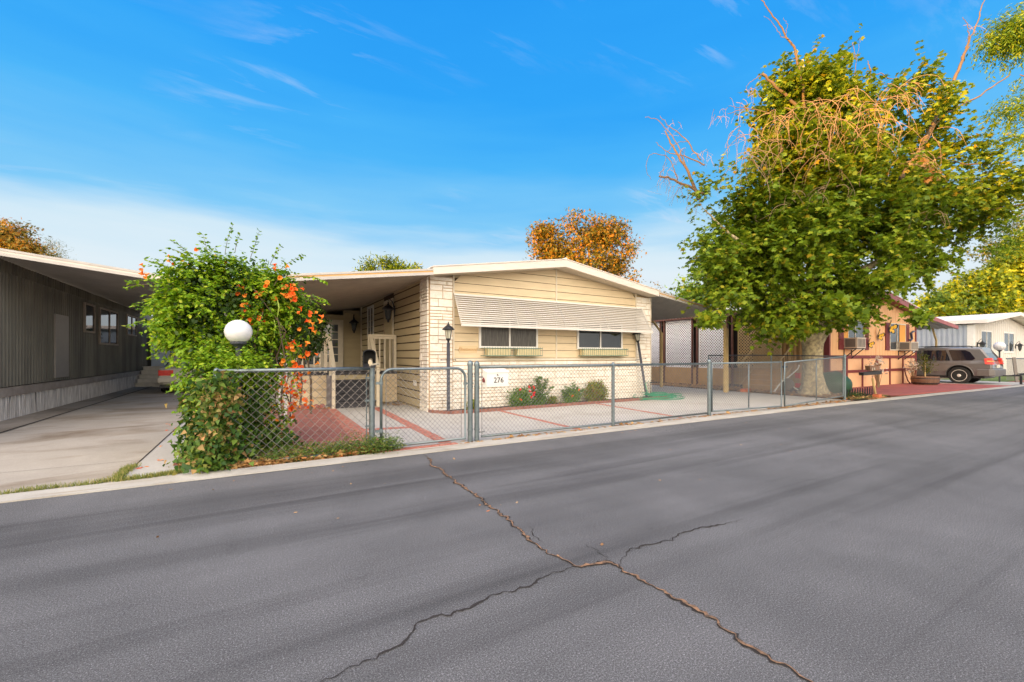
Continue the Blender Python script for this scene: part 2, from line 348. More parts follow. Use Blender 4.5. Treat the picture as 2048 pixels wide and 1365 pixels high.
# ================================================================== SETTING
def sheet(name, pts, z, m, thick=None):
    mb = MB()
    if thick: mb.prismZ(pts, z-thick, z)
    else: mb.poly([(x,y,z) for x,y in pts])
    return tag(mb.build(name, m), kind='structure')
M['ground'] = mat('dry_ground', (.17,.125,.08), .95, 0, 1.2, col2=(.23,.17,.11), bump=.4, fine=(12,.2))
sheet('ground', [(-600,-600),(900,-600),(900,900),(-600,900)], -.03, 'ground')
# asphalt with aggregate, stains, long faint wheel tracks
m = bpy.data.materials.new('asphalt'); m.use_nodes = True; t = m.node_tree; b = t.nodes['Principled BSDF']; M['asphalt'] = m
tcn = nd(t, 'ShaderNodeTexCoord'); b.inputs['Roughness'].default_value = .82; b.inputs['Specular IOR Level'].default_value = .25
def nz_(scale, det, rough=.6, st=(1,1,1), rot=0, dist=0):
    mpn = nd(t, 'ShaderNodeMapping'); mpn.inputs['Scale'].default_value = st; mpn.inputs['Rotation'].default_value = (0,0,rot); t.links.new(tcn.outputs['Object'], mpn.inputs[0])
    n = nd(t, 'ShaderNodeTexNoise'); n.inputs['Scale'].default_value = scale; n.inputs['Detail'].default_value = det; n.inputs['Roughness'].default_value = rough; n.inputs['Distortion'].default_value = dist
    t.links.new(mpn.outputs[0], n.inputs[0]); return n
def mul(a, c):
    mm = nd(t, 'ShaderNodeMix', data_type='RGBA', blend_type='MULTIPLY'); mm.inputs[0].default_value = 1
    t.links.new(a, mm.inputs[6]); t.links.new(c, mm.inputs[7]); return mm.outputs[2]
n1 = nz_(.55, 8, .65, (1,1,1)); r1 = ramp(t, [(.3, (.100,.101,.104)), (.7, (.134,.134,.138))]); t.links.new(n1.outputs[0], r1.inputs[0])
n2 = nz_(.9, 6, .6, (.045,1.25,1), R(1.5), .15); r2 = ramp(t, [(.30, .60), (.5, 1), (.72, 1.18)]); t.links.new(n2.outputs[0], r2.inputs[0])
n3 = nz_(105, 4, .85); r3 = ramp(t, [(.32, .38), (.5, .95), (.58, 1.25), (.68, 3.0)]); t.links.new(n3.outputs[0], r3.inputs[0])
n3b = nz_(230, 2, .8); r3b = ramp(t, [(.34, .40), (.66, 1.75)]); t.links.new(n3b.outputs[0], r3b.inputs[0])
n4 = nz_(2.3, 7, .7, (1,1,1)); r4 = ramp(t, [(.24, .72), (.38, 1)]); t.links.new(n4.outputs[0], r4.inputs[0])
n5 = nz_(1.4, 3, .5, (.06,2.4,1), R(-1), .3); r5 = ramp(t, [(.57, 1), (.72, .66)]); t.links.new(n5.outputs[0], r5.inputs[0])
n6 = nz_(.35, 5, .6, (1,1,1), 0, .6); r6 = ramp(t, [(.35, .82), (.6, 1.1)]); t.links.new(n6.outputs[0], r6.inputs[0])
c_ = mul(mul(mul(mul(mul(mul(r1.outputs[0], r2.outputs[0]), r3.outputs[0]), r3b.outputs[0]), r4.outputs[0]), r5.outputs[0]), r6.outputs[0]); t.links.new(c_, b.inputs['Base Color'])
bp = nd(t, 'ShaderNodeBump'); bp.inputs['Strength'].default_value = .55; bp.inputs['Distance'].default_value = .012
t.links.new(n3.outputs[0], bp.inputs['Height']); t.links.new(bp.outputs[0], b.inputs['Normal'])
# concrete family
def concrete(name, c1, c2, sc=.8, stain=None, stretch=(1,1,1)):
    global t, tcn
    m = bpy.data.materials.new(name); m.use_nodes = True; t = m.node_tree; b = t.nodes['Principled BSDF']; M[name] = m
    tcn = nd(t, 'ShaderNodeTexCoord'); b.inputs['Roughness'].default_value = .85
    a1 = nz_(sc, 9, .65, stretch, 0, .4); q1 = ramp(t, [(.3, c1), (.68, c2)]); t.links.new(a1.outputs[0], q1.inputs[0])
    a2 = nz_(60, 4, .8); q2 = ramp(t, [(.3, .86), (.7, 1.1)]); t.links.new(a2.outputs[0], q2.inputs[0])
    c = mul(q1.outputs[0], q2.outputs[0])
    if stain:
        a3 = nz_(stain[1], 6, .6, stain[2], 0, .8); q3 = ramp(t, [(stain[3], (1,1,1)), (stain[3]+.2, stain[0])]); t.links.new(a3.outputs[0], q3.inputs[0]); c = mul(c, q3.outputs[0])
    t.links.new(c, b.inputs['Base Color'])
    bp = nd(t, 'ShaderNodeBump'); bp.inputs['Strength'].default_value = .25; bp.inputs['Distance'].default_value = .01
    t.links.new(a2.outputs[0], bp.inputs['Height']); t.links.new(bp.outputs[0], b.inputs['Normal'])
concrete('yard_concrete', (.40,.385,.355), (.48,.465,.43), 1.1, ((.86,.84,.8), .7, (1,1,1), .5))
concrete('drive_concrete', (.30,.27,.225), (.40,.365,.31), .8, ((.55,.46,.36), .7, (.7,1.3,1), .50))
concrete('gutter_concrete', (.36,.34,.30), (.47,.45,.40), 2.2, ((.75,.68,.58), 1.5, (.4,3,1), .52))
concrete('apron_concrete', (.36,.345,.32), (.43,.415,.385), 1.4)
concrete('border_concrete', (.24,.21,.17), (.32,.285,.24), 1.2, ((.6,.55,.48), .8, (1,.5,1), .45))  # darker, more stained mix for the driveway border

kx = [-60,-20,-2,1,3,7,14,22,30,45,80]; ky = [6.02,6.02,6.02,6.0,6.0,5.95,5.86,5.62,5.3,4.9,4.2]
def kerb(x): return float(np.interp(x, kx, ky))
road = [(-60,-5.5),(80,-5.5)]+[(x, kerb(x)) for x in reversed(kx)]
sheet('road', road, 0, 'asphalt')
mb = MB(); tops = []
for i in range(len(kx)-1):       # flush concrete edge strip, its near lip 12 mm proud of the asphalt
    a, c = kx[i], kx[i+1]; y0, y1 = ky[i], ky[i+1]
    mb.hexa([(a,y0,-.1),(c,y1,-.1),(c,y1+.30,-.1),(a,y0+.30,-.1)], [(a,y0,.012),(c,y1,.012),(c,y1+.30,.016),(a,y0+.30,.016)])
tag(mb.build('kerb_strip', 'gutter_concrete'), kind='structure')
sheet('pavement_across', [(-60,-9.5),(80,-9.5),(80,-5.5),(-60,-5.5)], .01, 'gutter_concrete', .05)
# asphalt cracks: a dark broken edge with rust-coloured grit lying in it
def crackline(pix, wid, name, grit=None, seed=0, amp=.02):
    rs = random.Random(seed); pts = [gz(x, y) for x, y in pix]; P = []
    for i in range(len(pts)-1):
        a, c = pts[i], pts[i+1]; n = max(3, int((c-a).length/.022))
        for k in range(n): P.append(a.lerp(c, k/n))
    P.append(pts[-1]); nn = len(P)
    off = [amp*1.6*mnoise.noise(Vector((p.x*24, p.y*24+seed, 7)))+amp*2.2*mnoise.noise(Vector((p.x*2.7+seed, p.y*2.7, 0)))+amp*mnoise.noise(Vector((p.x*11, p.y*11+seed, 3)))+rs.uniform(-.004,.004) for p in P]
    def ribbon(w_, z, nm, m, e, jag=.6):
        mb = MB(); vs = []
        for i, p in enumerate(P):
            d = (P[min(i+1,nn-1)]-P[max(i-1,0)]).normalized(); q = Vector((-d.y, d.x, 0)); ta = 1-e*abs(2*i/(nn-1)-1)**3
            wl = w_*ta*(1+rs.uniform(-jag, jag))*max(.05 if grit and z > .005 else .3, .75+1.5*mnoise.noise(Vector((i*.09, seed, 1)))); wr = w_*ta*(1+rs.uniform(-jag, jag))*max(.1, .8+1.3*mnoise.noise(Vector((i*.11, seed, 9))))
            c = p+q*off[i]; vs += [(c.x+q.x*wl, c.y+q.y*wl, z), (c.x-q.x*wr, c.y-q.y*wr, z)]
        mb.add(vs, [(2*i, 2*i+1, 2*i+3, 2*i+2) for i in range(nn-1)])
        return tag(mb.build(nm, m), kind='structure')
    ribbon(wid, .004, name, 'crackdark', .8)
    if grit: ribbon(wid*.58, .008, 'crack_grit', 'crackgrit', .9, .85)
M['crackdark'] = mat('crack_dark_tar', (.035,.03,.028), .95, .3, 20)
M['crackgrit'] = mat('rusty_grit', (.32,.18,.10), .95, 0, 30, col2=(.10,.07,.05), thr=(.38,.62), bump=.6, bscale=120)
crackline([(850,910),(868,932),(905,962),(948,985),(972,1010),(1010,1035),(1040,1060),(1068,1085),(1100,1108),(1150,1134)], .022, 'road_crack', True, 1)
crackline([(1145,1135),(1180,1130),(1218,1125),(1245,1138)], .026, 'road_crack', True, 2)
crackline([(1236,1130),(1300,1170),(1360,1204),(1420,1240),(1480,1285),(1545,1322),(1640,1368),(1700,1400)], .019, 'road_crack', True, 3)
crackline([(1150,1134),(1100,1150),(1060,1170),(1000,1188),(950,1210),(900,1230),(850,1240),(810,1275),(780,1300),(730,1330),(640,1368)], .0085, 'road_crack', None, 4, .016)
crackline([(1236,1128),(1262,1100),(1300,1090),(1345,1082),(1370,1066),(1400,1055),(1450,1049),(1484,1038)], .008, 'road_crack', None, 5, .018)
crackline([(1225,1124),(1200,1108),(1170,1090)], .004, 'road_crack', None, 6)
crackline([(1090,1085),(1068,1068),(1060,1052)], .004, 'road_crack', None, 7)

# main yard: concrete with brick ribbons, red paver patio
YK = 6.33
sheet('yard_concrete', [(1.35,YK),(16.0,YK-.1),(16.35,12.5),(16.3,28),(-.2,28),(-.2,8.0),(1.35,8.0)], .006, 'yard_concrete')
sheet('patio_pavers', [(-.9,6.9),(1.33,6.9),(1.62,12.3),(-.9,12.3)], .018, 'tile')
mbj = MB()
for yj in (7.6,8.4,9.2,10.0,10.8,11.6): mbj.box(-.9,yj,.018,1.55,yj+.012,.0205)
for xj in (-.3,.35,1.0): mbj.box(xj,6.9,.0185,xj+.012,12.3,.0212)
tag(mbj.build('paver_joints', 'brickdark'), kind='structure')
def brick_ribbon(a, c, width, z=.012, bw=.105, name='brick_ribbon'):
    a = Vector((*a, 0)); c = Vector((*c, 0)); d = (c-a).normalized(); q = Vector((-d.y, d.x, 0)); n = int((c-a).length/bw); mb = MB(); g = .006
    for i in range(n):
        for r_ in range(max(1, round(width/.21))):
            w0 = -width/2+r_*.21; w1 = min(width/2, w0+.21)
            p = a+d*(i*bw+g)+q*(w0+g); e = a+d*((i+1)*bw-g)+q*(w0+g); f = a+d*((i+1)*bw-g)+q*(w1-g); h = a+d*(i*bw+g)+q*(w1-g)
            zz_ = z+random.uniform(0,.004)
            mb.hexa([(v.x,v.y,z-.01) for v in (p,e,f,h)], [(v.x,v.y,zz_) for v in (p,e,f,h)])
    return tag(mb.build(name, 'brick'), kind='structure')
brick_ribbon((1.60,12.3), (1.55,6.45), .42)
def gr(px, py): v = gz(px, py); return (v.x, v.y)
brick_ribbon((2.78,11.9), (2.62,6.45), .22); brick_ribbon((1.76,8.45), (2.62,8.30), .2)
brick_ribbon((5.32,9.65), (5.26,6.45), .12); brick_ribbon((8.55,9.75), (8.25,6.45), .12); brick_ribbon((1.5,6.42), (2.85,6.40), .17)
# neighbour's driveway (left), strip and joints
sheet('driveway', [(-14,6.3),(-1.33,6.3),(-1.33,26),(-14,26)], .006, 'drive_concrete')
sheet('driveway_side_strip', [(-1.31,6.3),(-.55,6.3),(-.55,26),(-1.31,26)], .008, 'apron_concrete')
sheet('driveway_border', [(-4.7,10.5),(-3.97,10.5),(-4.07,26),(-4.7,26)], .012, 'border_concrete')
mb = MB(); mb.poly([(-3.97,9.2,.016),(-3.93,9.2,.016),(-4.0,26,.016),(-4.06,26,.016)]); mb.poly([(-1.318,6.5,.014),(-1.306,6.5,.014),(-1.30,26,.014),(-1.33,26,.014)])
mb.poly([(-9,7.55,.014),(-1.4,7.50,.014),(-1.4,7.508,.014),(-9,7.558,.014)])
tag(mb.build('expansion_joint', 'crackdark'), kind='structure')
# right-hand lots
sheet('tree_bed', [(16.05,6.28),(20.2,6.3),(20.2,18),(16.35,18)], .012, 'soil')
sheet('red_slab', [(19.0,6.35),(30.2,5.62),(29.4,8.8),(20.3,8.8),(19.2,7.4)], .022, 'redslab', .04)
sheet('neighbour_driveway', [(29.5,5.75),(34.4,5.5),(34.4,18),(29.5,18)], .012, 'yard_concrete')
sheet('lawn', [(34.4,6.0),(60,4.9),(60,9.5),(34.4,9.5)], .006, mat('lawn_green', (.10,.16,.03), .9, .3, 8))
sheet('far_walk', [(34.6,5.45),(60,4.75),(60,6.0),(34.6,6.6)], .02, 'tile')
# unseen ridge added behind the camera to block the sun below roof height
mb = MB(); cen = SUN_AZ*170; q = Vector((-SUN_AZ.y, SUN_AZ.x, 0)); n = 60; vs = []
for i in range(n+1):
    s_ = (i/n-.5)*900
    h = 22.3+1.2*mnoise.noise(Vector((s_*.02, 1, 0)))+.8*mnoise.noise(Vector((s_*.09, 5, 0)))
    for o_, hh in ((-45, -.05), (-18, h*.55), (0, h), (30, h*.9), (120, h*.6), (260, -.05)):
        p = cen+q*s_+SUN_AZ*o_; vs.append((p.x, p.y, hh))
mb.add(vs, [(i*6+k, i*6+k+1, (i+1)*6+k+1, (i+1)*6+k) for i in range(n) for k in range(5)])
tag(mb.build('sun_blocking_ridge', mat('ridge_brown', (.22,.17,.09), .95, .3, .05), smooth=True), kind='structure')

# ================================================================== MAIN HOUSE
def boards(mb, axis, a0, a1, z0, z1, plane, out, step=.215, roof=None, lip=.022):
    """lap siding: each board leans out at its bottom edge over the one below"""
    z = z0
    while z < z1-.01:
        zt = min(z+step, z1); b0, b1 = a0, a1; c0, c1 = a0, a1
        if roof:                 # clip to gable slopes
            b0, b1 = roof(z, a0, a1); c0, c1 = roof(zt, a0, a1)
            if b1-b0 < .1: break
            if c1 < c0: c0 = c1 = (c0+c1)/2
        g = .012
        if axis == 'X':
            y = plane; o = out
            y = plane+out*.008
            mb.hexa([(b0,y,z+g),(b1,y,z+g),(b1,y+o*lip,z+g),(b0,y+o*lip,z+g)], [(c0,y,zt),(c1,y,zt),(c1,y+o*.004,zt),(c0,y+o*.004,zt)])
        else:
            x = plane; o = out
            mb.hexa([(x,b0,z+g),(x,b1,z+g),(x+o*lip,b1,z+g),(x+o*lip,b0,z+g)], [(x,c0,zt),(x,c1,zt),(x+o*.004,c1,zt),(x+o*.004,c0,zt)])
        z = zt
XL, XR, YF, YB, XM = 3.70, 11.48, 10.30, 26.0, 7.58
EAVE, PEAK = 3.34, 3.93
house = thing('mobile_home', 'tan mobile home with white stone veneer and shallow gable', 'mobile home', (XM,YF,0))
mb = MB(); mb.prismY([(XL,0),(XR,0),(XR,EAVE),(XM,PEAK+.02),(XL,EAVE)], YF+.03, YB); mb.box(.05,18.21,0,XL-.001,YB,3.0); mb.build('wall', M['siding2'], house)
def rf_(z, a0, a1):
    if z <= EAVE: return a0, a1
    k = (z-EAVE)/(PEAK+.04-EAVE); return max(a0, XL+(XM-XL)*k), min(a1, XR-(XR-XM)*k)
mb = MB(); boards(mb, 'X', 4.36, 7.56, 1.33, 3.95, YF+.03, -1, .215, lambda z,a,c: (rf_(z,a,c)[0], 7.555)); boards(mb, 'X', 7.60, 10.80, 1.33, 3.95, YF+.03, -1, .215, lambda z,a,c: (7.605, rf_(z,a,c)[1]))
mb.build('siding', 'siding', house)
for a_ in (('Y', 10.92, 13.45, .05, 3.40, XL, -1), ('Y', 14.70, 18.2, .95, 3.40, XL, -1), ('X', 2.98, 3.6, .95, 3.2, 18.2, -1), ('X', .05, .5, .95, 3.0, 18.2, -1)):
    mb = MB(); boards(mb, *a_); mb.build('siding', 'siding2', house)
mb = MB(); mb.prismY([(4.35,1.3),(10.8,1.3),(10.8,3.38),(XM,3.90),(4.35,3.38)], YF+.022, YF+.0295); mb.box(XL-.006,10.92,.04,XL-.001,18.19,3.38); mb.build('lap_shade_backing', 'lap_shade', house)  # dark sheet added behind the gaps, painting in the laps' shadow lines
# stone veneer (random ashlar, every stone its own proud face)
def ashlar(mb, ax, a0, a1, z0, z1, plane, out, holes=()):
    z = z0; rows = [.10,.20,.10,.15,.10,.20,.075]; k = 0
    while z < z1-.02:
        h = rows[(k*3+random.randint(0,1)) % len(rows)]; k += 1; h = min(h, z1-z); a = a0
        while a < a1-.01:
            wd = random.choice((.22,.34,.45,.60)); wd = min(wd, a1-a)
            if a1-a-wd < .08: wd = a1-a
            subs = [(0, h)] if h < .14 or random.random() < .45 else [(0, h*.5), (h*.5, h)]
            for s0, s1 in subs:
                g = .0045; d = .018+random.uniform(0,.018); x0, x1, q0, q1 = a+g, a+wd-g, z+s0+g, z+s1-g; e = .006
                if ax == 'X': mb.hexa([(x0,plane,q0),(x1,plane,q0),(x1,plane,q1),(x0,plane,q1)], [(x0+e,plane+out*d,q0+e),(x1-e,plane+out*(d+random.uniform(-.005,.005)),q0+e),(x1-e,plane+out*d,q1-e),(x0+e,plane+out*d,q1-e)])
                else: mb.hexa([(plane,x0,q0),(plane,x1,q0),(plane,x1,q1),(plane,x0,q1)], [(plane+out*d*1.5,x0+e,q0+e),(plane+out*d*1.5,x1-e,q0+e),(plane+out*d,x1-e,q1-e),(plane+out*d*1.3,x0+e,q1-e)])
            a += wd
        z += h
mb = MB(); ashlar(mb, 'X', XL, 4.31, 0, 3.40, YF, -1); ashlar(mb, 'X', 4.31, 10.82, 0, 1.26, YF, -1); ashlar(mb, 'X', 10.82, XR, 0, 3.36, YF, -1); ashlar(mb, 'Y', YF+.02, 10.90, 0, 3.36, XL-.01, -1)
v = mb.build('stone_veneer', 'stone', house)
mb = MB(); mb.box(XL-.004,YF,0,4.33,YF+.028,3.40); mb.box(4.33,YF+.001,0,10.81,YF+.027,1.27); mb.box(10.81,YF,0,XR+.004,YF+.028,3.36); mb.box(XL-.012,YF+.028,0,XL-.002,10.91,3.38); mb.build('mortar', 'grout', v)
mb = MB(); mb.box(4.33,YF-.028,1.265,10.80,YF+.03,1.33)
for x0 in (4.32, 10.79): mb.box(x0,YF-.03,1.33,x0+.035,YF+.03,3.46)
mb.box(7.56,YF-.004,1.33,7.60,YF+.03,3.92); mb.box(XL-.03,10.90,0,XL+.0,10.935,3.40); mb.box(XR+.003,YF-.03,0,XR+.03,YF+.02,3.36)
mb.box(3.64,18.17,.95,3.72,18.2,3.4)
mb.build('corner_trim', 'trim', house)
# roof
rf = thing('roof', None, None); bpy.data.objects.remove(rf)
Y0 = 9.85
def gable(x, top): return (4.15 if top else 3.93)-((4.15-3.535) if top else (3.93-3.345))*abs(x-XM)/(XM-3.64)
mb = MB()
for a, c in ((3.64, XM), (XM, 11.42)): mb.hexa([(a,Y0+.06,gable(a,0)),(c,Y0+.06,gable(c,0)),(c,YB+.3,gable(c,0)),(a,YB+.3,gable(a,0))], [(a,Y0+.06,gable(a,1)-.03),(c,Y0+.06,gable(c,1)-.03),(c,YB+.3,gable(c,1)-.03),(a,YB+.3,gable(a,1)-.03)])
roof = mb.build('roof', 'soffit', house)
mb = MB()
for a, c in ((3.64, XM), (XM, 11.42)): mb.hexa([(a,Y0,gable(a,0)-.005),(c,Y0,gable(c,0)-.005),(c,Y0+.058,gable(c,0)-.005),(a,Y0+.058,gable(a,0)-.005)], [(a,Y0,gable(a,1)-.02),(c,Y0,gable(c,1)-.02),(c,Y0+.058,gable(c,1)-.02),(a,Y0+.058,gable(a,1)-.02)])
mb.build('fascia', 'fascia', roof)
mb = MB()
for a, c in ((3.62, XM), (XM, 11.44)): mb.hexa([(a,Y0-.015,gable(a,1)-.018),(c,Y0-.015,gable(c,1)-.018),(c,YB+.3,gable(c,1)-.018),(a,YB+.3,gable(a,1)-.018)], [(a,Y0-.015,gable(a,1)+.005),(c,Y0-.015,gable(c,1)+.005),(c,YB+.3,gable(c,1)+.005),(a,YB+.3,gable(a,1)+.005)])
mb.tube([(XM,Y0-.02,4.15),(XM,YB+.3,4.15)], .035); mb.build('roof_edge', 'brownpost' if False else 'fascia', roof)
# windows
def window(px0, z0, px1, z1, y, mid, gl, parent, mat_='white', fr=.055, curtain=False):
    mb = MB(); f = fr; o = .035
    for a in ((px0,z0,px1,z0+f),(px0,z1-f,px1,z1),(px0,z0+f,px0+f,z1-f),(px1-f,z0+f,px1,z1-f)): mb.box(a[0],y-o,a[1],a[2],y+.01,a[3])
    for q_ in mid: mb.box(q_-f*.4,y-o+.004,z0+f,q_+f*.4,y+.008,z1-f)
    wn = mb.build('window', mat_, parent); mb = MB(); mb.box(px0+f,y-.012,z0+f,px1-f,y-.004,z1-f); mb.build('pane', gl, wn); return wn
window(5.05,1.60,6.90,2.42,YF-.008,[5.98],'glassnet',house); window(8.33,1.60,10.18,2.42,YF-.008,[9.25],'glassdark',house)
# louvred awning
aw = thing('window_awning', 'long louvred metal awning above the front windows of the tan home', 'awning', (7.6,10.2,2.95))
nsl = 14; yt, zt, yb_, zb = 10.24, 2.96, 9.80, 2.17
for i in range(nsl):
    k0, k1 = i/nsl, (i+1)/nsl; mb = MB(); ya, za = yt+(yb_-yt)*k0, zt+(zb-zt)*k0; yc, zc = yt+(yb_-yt)*k1, zt+(zb-zt)*k1
    x0, x1 = 4.32, 11.02
    mb.hexa([(x0,ya+.004,za+.006),(x1,ya+.004,za+.006),(x1,yc-.044,zc+.019),(x0,yc-.044,zc+.019)], [(x0,ya-.001,za+.010),(x1,ya-.001,za+.010),(x1,yc-.050,zc+.022),(x0,yc-.050,zc+.022)])
    mb.build('slat', 'awning', aw)
mb = MB()
for x in (4.35,6.0,7.6,9.2,10.98): mb.bar((x,yt+.01,zt), (x,yb_+.01,zb), .03, .02, (1,0,0))
mb.bar((4.32,yb_-.03,zb-.02),(11.02,yb_-.03,zb-.02),.03,.05); mb.box(4.32,10.22,2.95,11.02,10.29,2.985); mb.hexa([(4.32,yb_-.05,zb-.035),(11.02,yb_-.05,zb-.035),(11.02,yb_-.046,zb-.035),(4.32,yb_-.046,zb-.035)],[(4.32,yb_-.05,zb+.012),(11.02,yb_-.05,zb+.012),(11.02,yb_-.046,zb+.012),(4.32,yb_-.046,zb+.012)])
mb.build('frame', 'awning', aw)
# carports
def carport(name, label, xa, za, xb, zb_, y0, y1, mt, ribs=True, th=.10, fas='cpfascia', posts=()):
    cp = thing(name, label, 'carport', (xb, y0, 0)); mb = MB()
    n = int((y1-y0)/.15) if ribs else 1
    for i in range(n):
        ya, yc = y0+.07+(y1-y0-.07)*i/n, y0+.07+(y1-y0-.07)*(i+1)/n; ym = ya+(yc-ya)*.25; d = .028
        for p0, p1, dz in ((ya, ym, 0), (ym, yc, d)):
            mb.hexa([(xa,p0,za+dz),(xb,p0,zb_+dz),(xb,p1,zb_+dz),(xa,p1,za+dz)], [(xa,p0,za+th*.8),(xb,p0,zb_+th*.8),(xb,p1,zb_+th*.8),(xa,p1,za+th*.8)])
    mb.build('roof_panel', mt, cp)
    mb = MB(); mb.hexa([(xa,y0,za-.03),(xb,y0,zb_-.03),(xb,y0+.06,zb_-.03),(xa,y0+.06,za-.03)], [(xa,y0,za+.035),(xb,y0,zb_+.035),(xb,y0+.06,zb_+.035),(xa,y0+.06,za+.035)])
    mb.hexa([(xa,y0+.01,za+.075),(xb,y0+.01,zb_+.075),(xb,y0+.06,zb_+.075),(xa,y0+.06,za+.075)], [(xa,y0+.01,za+.12),(xb,y0+.01,zb_+.12),(xb,y0+.06,zb_+.12),(xa,y0+.06,za+.12)])
    mb.build('fascia', fas, cp)
    mb = MB(); mb.hexa([(xa,y0+.02,za+.035),(xb,y0+.02,zb_+.035),(xb,y0+.055,zb_+.035),(xa,y0+.055,za+.035)], [(xa,y0+.02,za+.075),(xb,y0+.02,zb_+.075),(xb,y0+.055,zb_+.075),(xa,y0+.055,za+.075)])
    mb.build('gutter', 'gutter', cp)
    return cp
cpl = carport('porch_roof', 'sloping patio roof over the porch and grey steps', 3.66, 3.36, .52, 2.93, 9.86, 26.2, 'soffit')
mb = MB(); mb.box(.60,9.98,0,.68,10.06,2.93); mb.build('post', 'trim', cpl)
mb = MB(); mb.box(.60,14.0,0,.68,14.08,2.93); mb.build('post', 'trim', cpl)
cpr = carport('carport', 'metal carport on the right of the tan home, over empty concrete', 11.45, 3.40, 15.0, 2.93, 9.86, 24.0, 'carportmetal')
for (x, y) in ((15.45,10.15),(15.55,13.3),(15.55,17.2)):
    mb = MB(); w_ = .10 if y > 10.5 else .17
    mb.box(x-w_*.5,y-.05,0,x+w_*.5,y+.05,2.42); mb.hexa([(x-w_*.5,y-.04,2.42),(x+w_*.3,y-.04,2.42),(x+w_*.3,y+.04,2.42),(x-w_*.5,y+.04,2.42)], [(x-.62,y-.04,2.95),(x-.50,y-.04,2.95),(x-.50,y+.04,2.95),(x-.62,y+.04,2.95)])
    mb.build('post', 'yelpost', cpr)
# wing wall: french doors
def french(x0, x1, z0, z1, y, parent):
    d = MB(); f = .10
    for a in ((x0,z0,x0+f,z1),(x1-f,z0,x1,z1),(x0+f,z1-f,x1-f,z1),(x0+f,z0,x1-f,z0+.16)): d.box(a[0],y-.05,a[1],a[2],y+.01,a[3])
    dd = d.build('door', 'trim', parent); g = MB(); g.box(x0+f,y-.02,z0+.16,x1-f,y-.012,z1-f); g.build('pane', 'glassmid', dd); mu = MB()
    xm = (x0+x1)/2; mu.box(xm-.012,y-.035,z0+.16,xm+.012,y-.01,z1-f)
    for k in range(1,5): zq = z0+.16+(z1-f-z0-.16)*k/5; mu.box(x0+f,y-.037,zq-.012,x1-f,y-.011,zq+.012)
    mu.build('muntin', 'trim', dd); return dd
french(.55,1.22,1.0,2.72,18.18,house); french(2.16,2.88,1.0,2.72,18.18,house)
window(1.22,1.0,2.16,2.72,18.17,[1.7],'glassmid',house,'trim',.07)
mb = MB(); mb.box(.45,18.10,2.72,2.97,18.18,2.80); mb.box(2.88,18.12,.95,2.97,18.2,2.72); mb.box(.5,18.08,.955,2.95,18.17,1.0); mb.build('door_casing', 'trim', house)
# left side wall door and window (mesh built along Y)
def side_box(mb, x, y0, z0, y1, z1, o, th): mb.box(x-o-th, y0, z0, x-o, y1, z1)
mb = MB(); side_box(mb, XL, 13.5,.95,14.66,3.2,0,.03); dr = mb.build('door', 'trim', house)
mb = MB(); side_box(mb, XL, 13.62,1.0,14.5,3.08,.03,.02); mb.build('door_leaf', 'siding2', dr)
mb = MB(); mb.sphere((XL-.08,13.72,2.0),.035); mb.build('door_handle', 'black', dr)
mb = MB()
for a in ((16.1,2.1,17.05,2.18),(16.1,3.16,17.05,3.24),(16.1,2.18,16.17,3.16),(16.98,2.18,17.05,3.16),(16.55,2.18,16.6,3.16)): mb.box(XL-.05,a[0],a[1],XL,a[2],a[3])
wn = mb.build('window', 'white', house); mb = MB(); mb.box(XL-.02,16.17,2.18,XL-.012,16.98,3.16); mb.build('pane', 'glassdark', wn)
mb = MB(); mb.box(XL-.03,11.27,.60,XL,11.50,.74); so_ = mb.build('outdoor_socket', 'white', house)
mb = MB(); mb.tube([(XL-.02,14.62,3.0),(XL-.02,14.62,2.3),(XL-.03,14.55,2.1),(XL-.02,14.6,1.6),(XL-.03,14.5,1.45)], .015); mb.build('cable', mat('red_brown_cable', (.25,.07,.03), .6), house)
# name script on the siding
def text(name, s, size, loc, rot, m, parent=None, depth=.006, shear=0, align='CENTER'):
    c = bpy.data.curves.new(name, 'FONT'); c.body = s; c.size = size; c.extrude = depth; c.align_x = align; c.align_y = 'CENTER'; c.shear = shear; c.resolution_u = 3
    o = bpy.data.objects.new(name, c); COL.objects.link(o); bpy.context.view_layer.update()
    me = bpy.data.meshes.new_from_object(o.evaluated_get(bpy.context.evaluated_depsgraph_get())); bpy.data.objects.remove(o)
    me.transform(Matrix.Translation(loc) @ rot.to_4x4()); me.materials.clear(); me.materials.append(M[m] if isinstance(m, str) else m)
    ob = bpy.data.objects.new(name, me); COL.objects.link(ob)
    if parent is not None: ob.parent = parent; ob.matrix_parent_inverse = Matrix.Translation(-wloc(parent))
    return ob
from mathutils import Euler
ROTF = Euler((PI/2,0,0)).to_matrix()
mb = MB(); mb.box(4.50,10.298,1.47,5.0,10.306,1.66); pl = mb.build('name_badge', mat('badge_board', (.64,.49,.28), .55), house)
text('lettering', 'Fleetwood', .125, (4.73,10.294,1.565), ROTF, mat('script_gold', (.52,.30,.12), .5), pl, .006, .35)

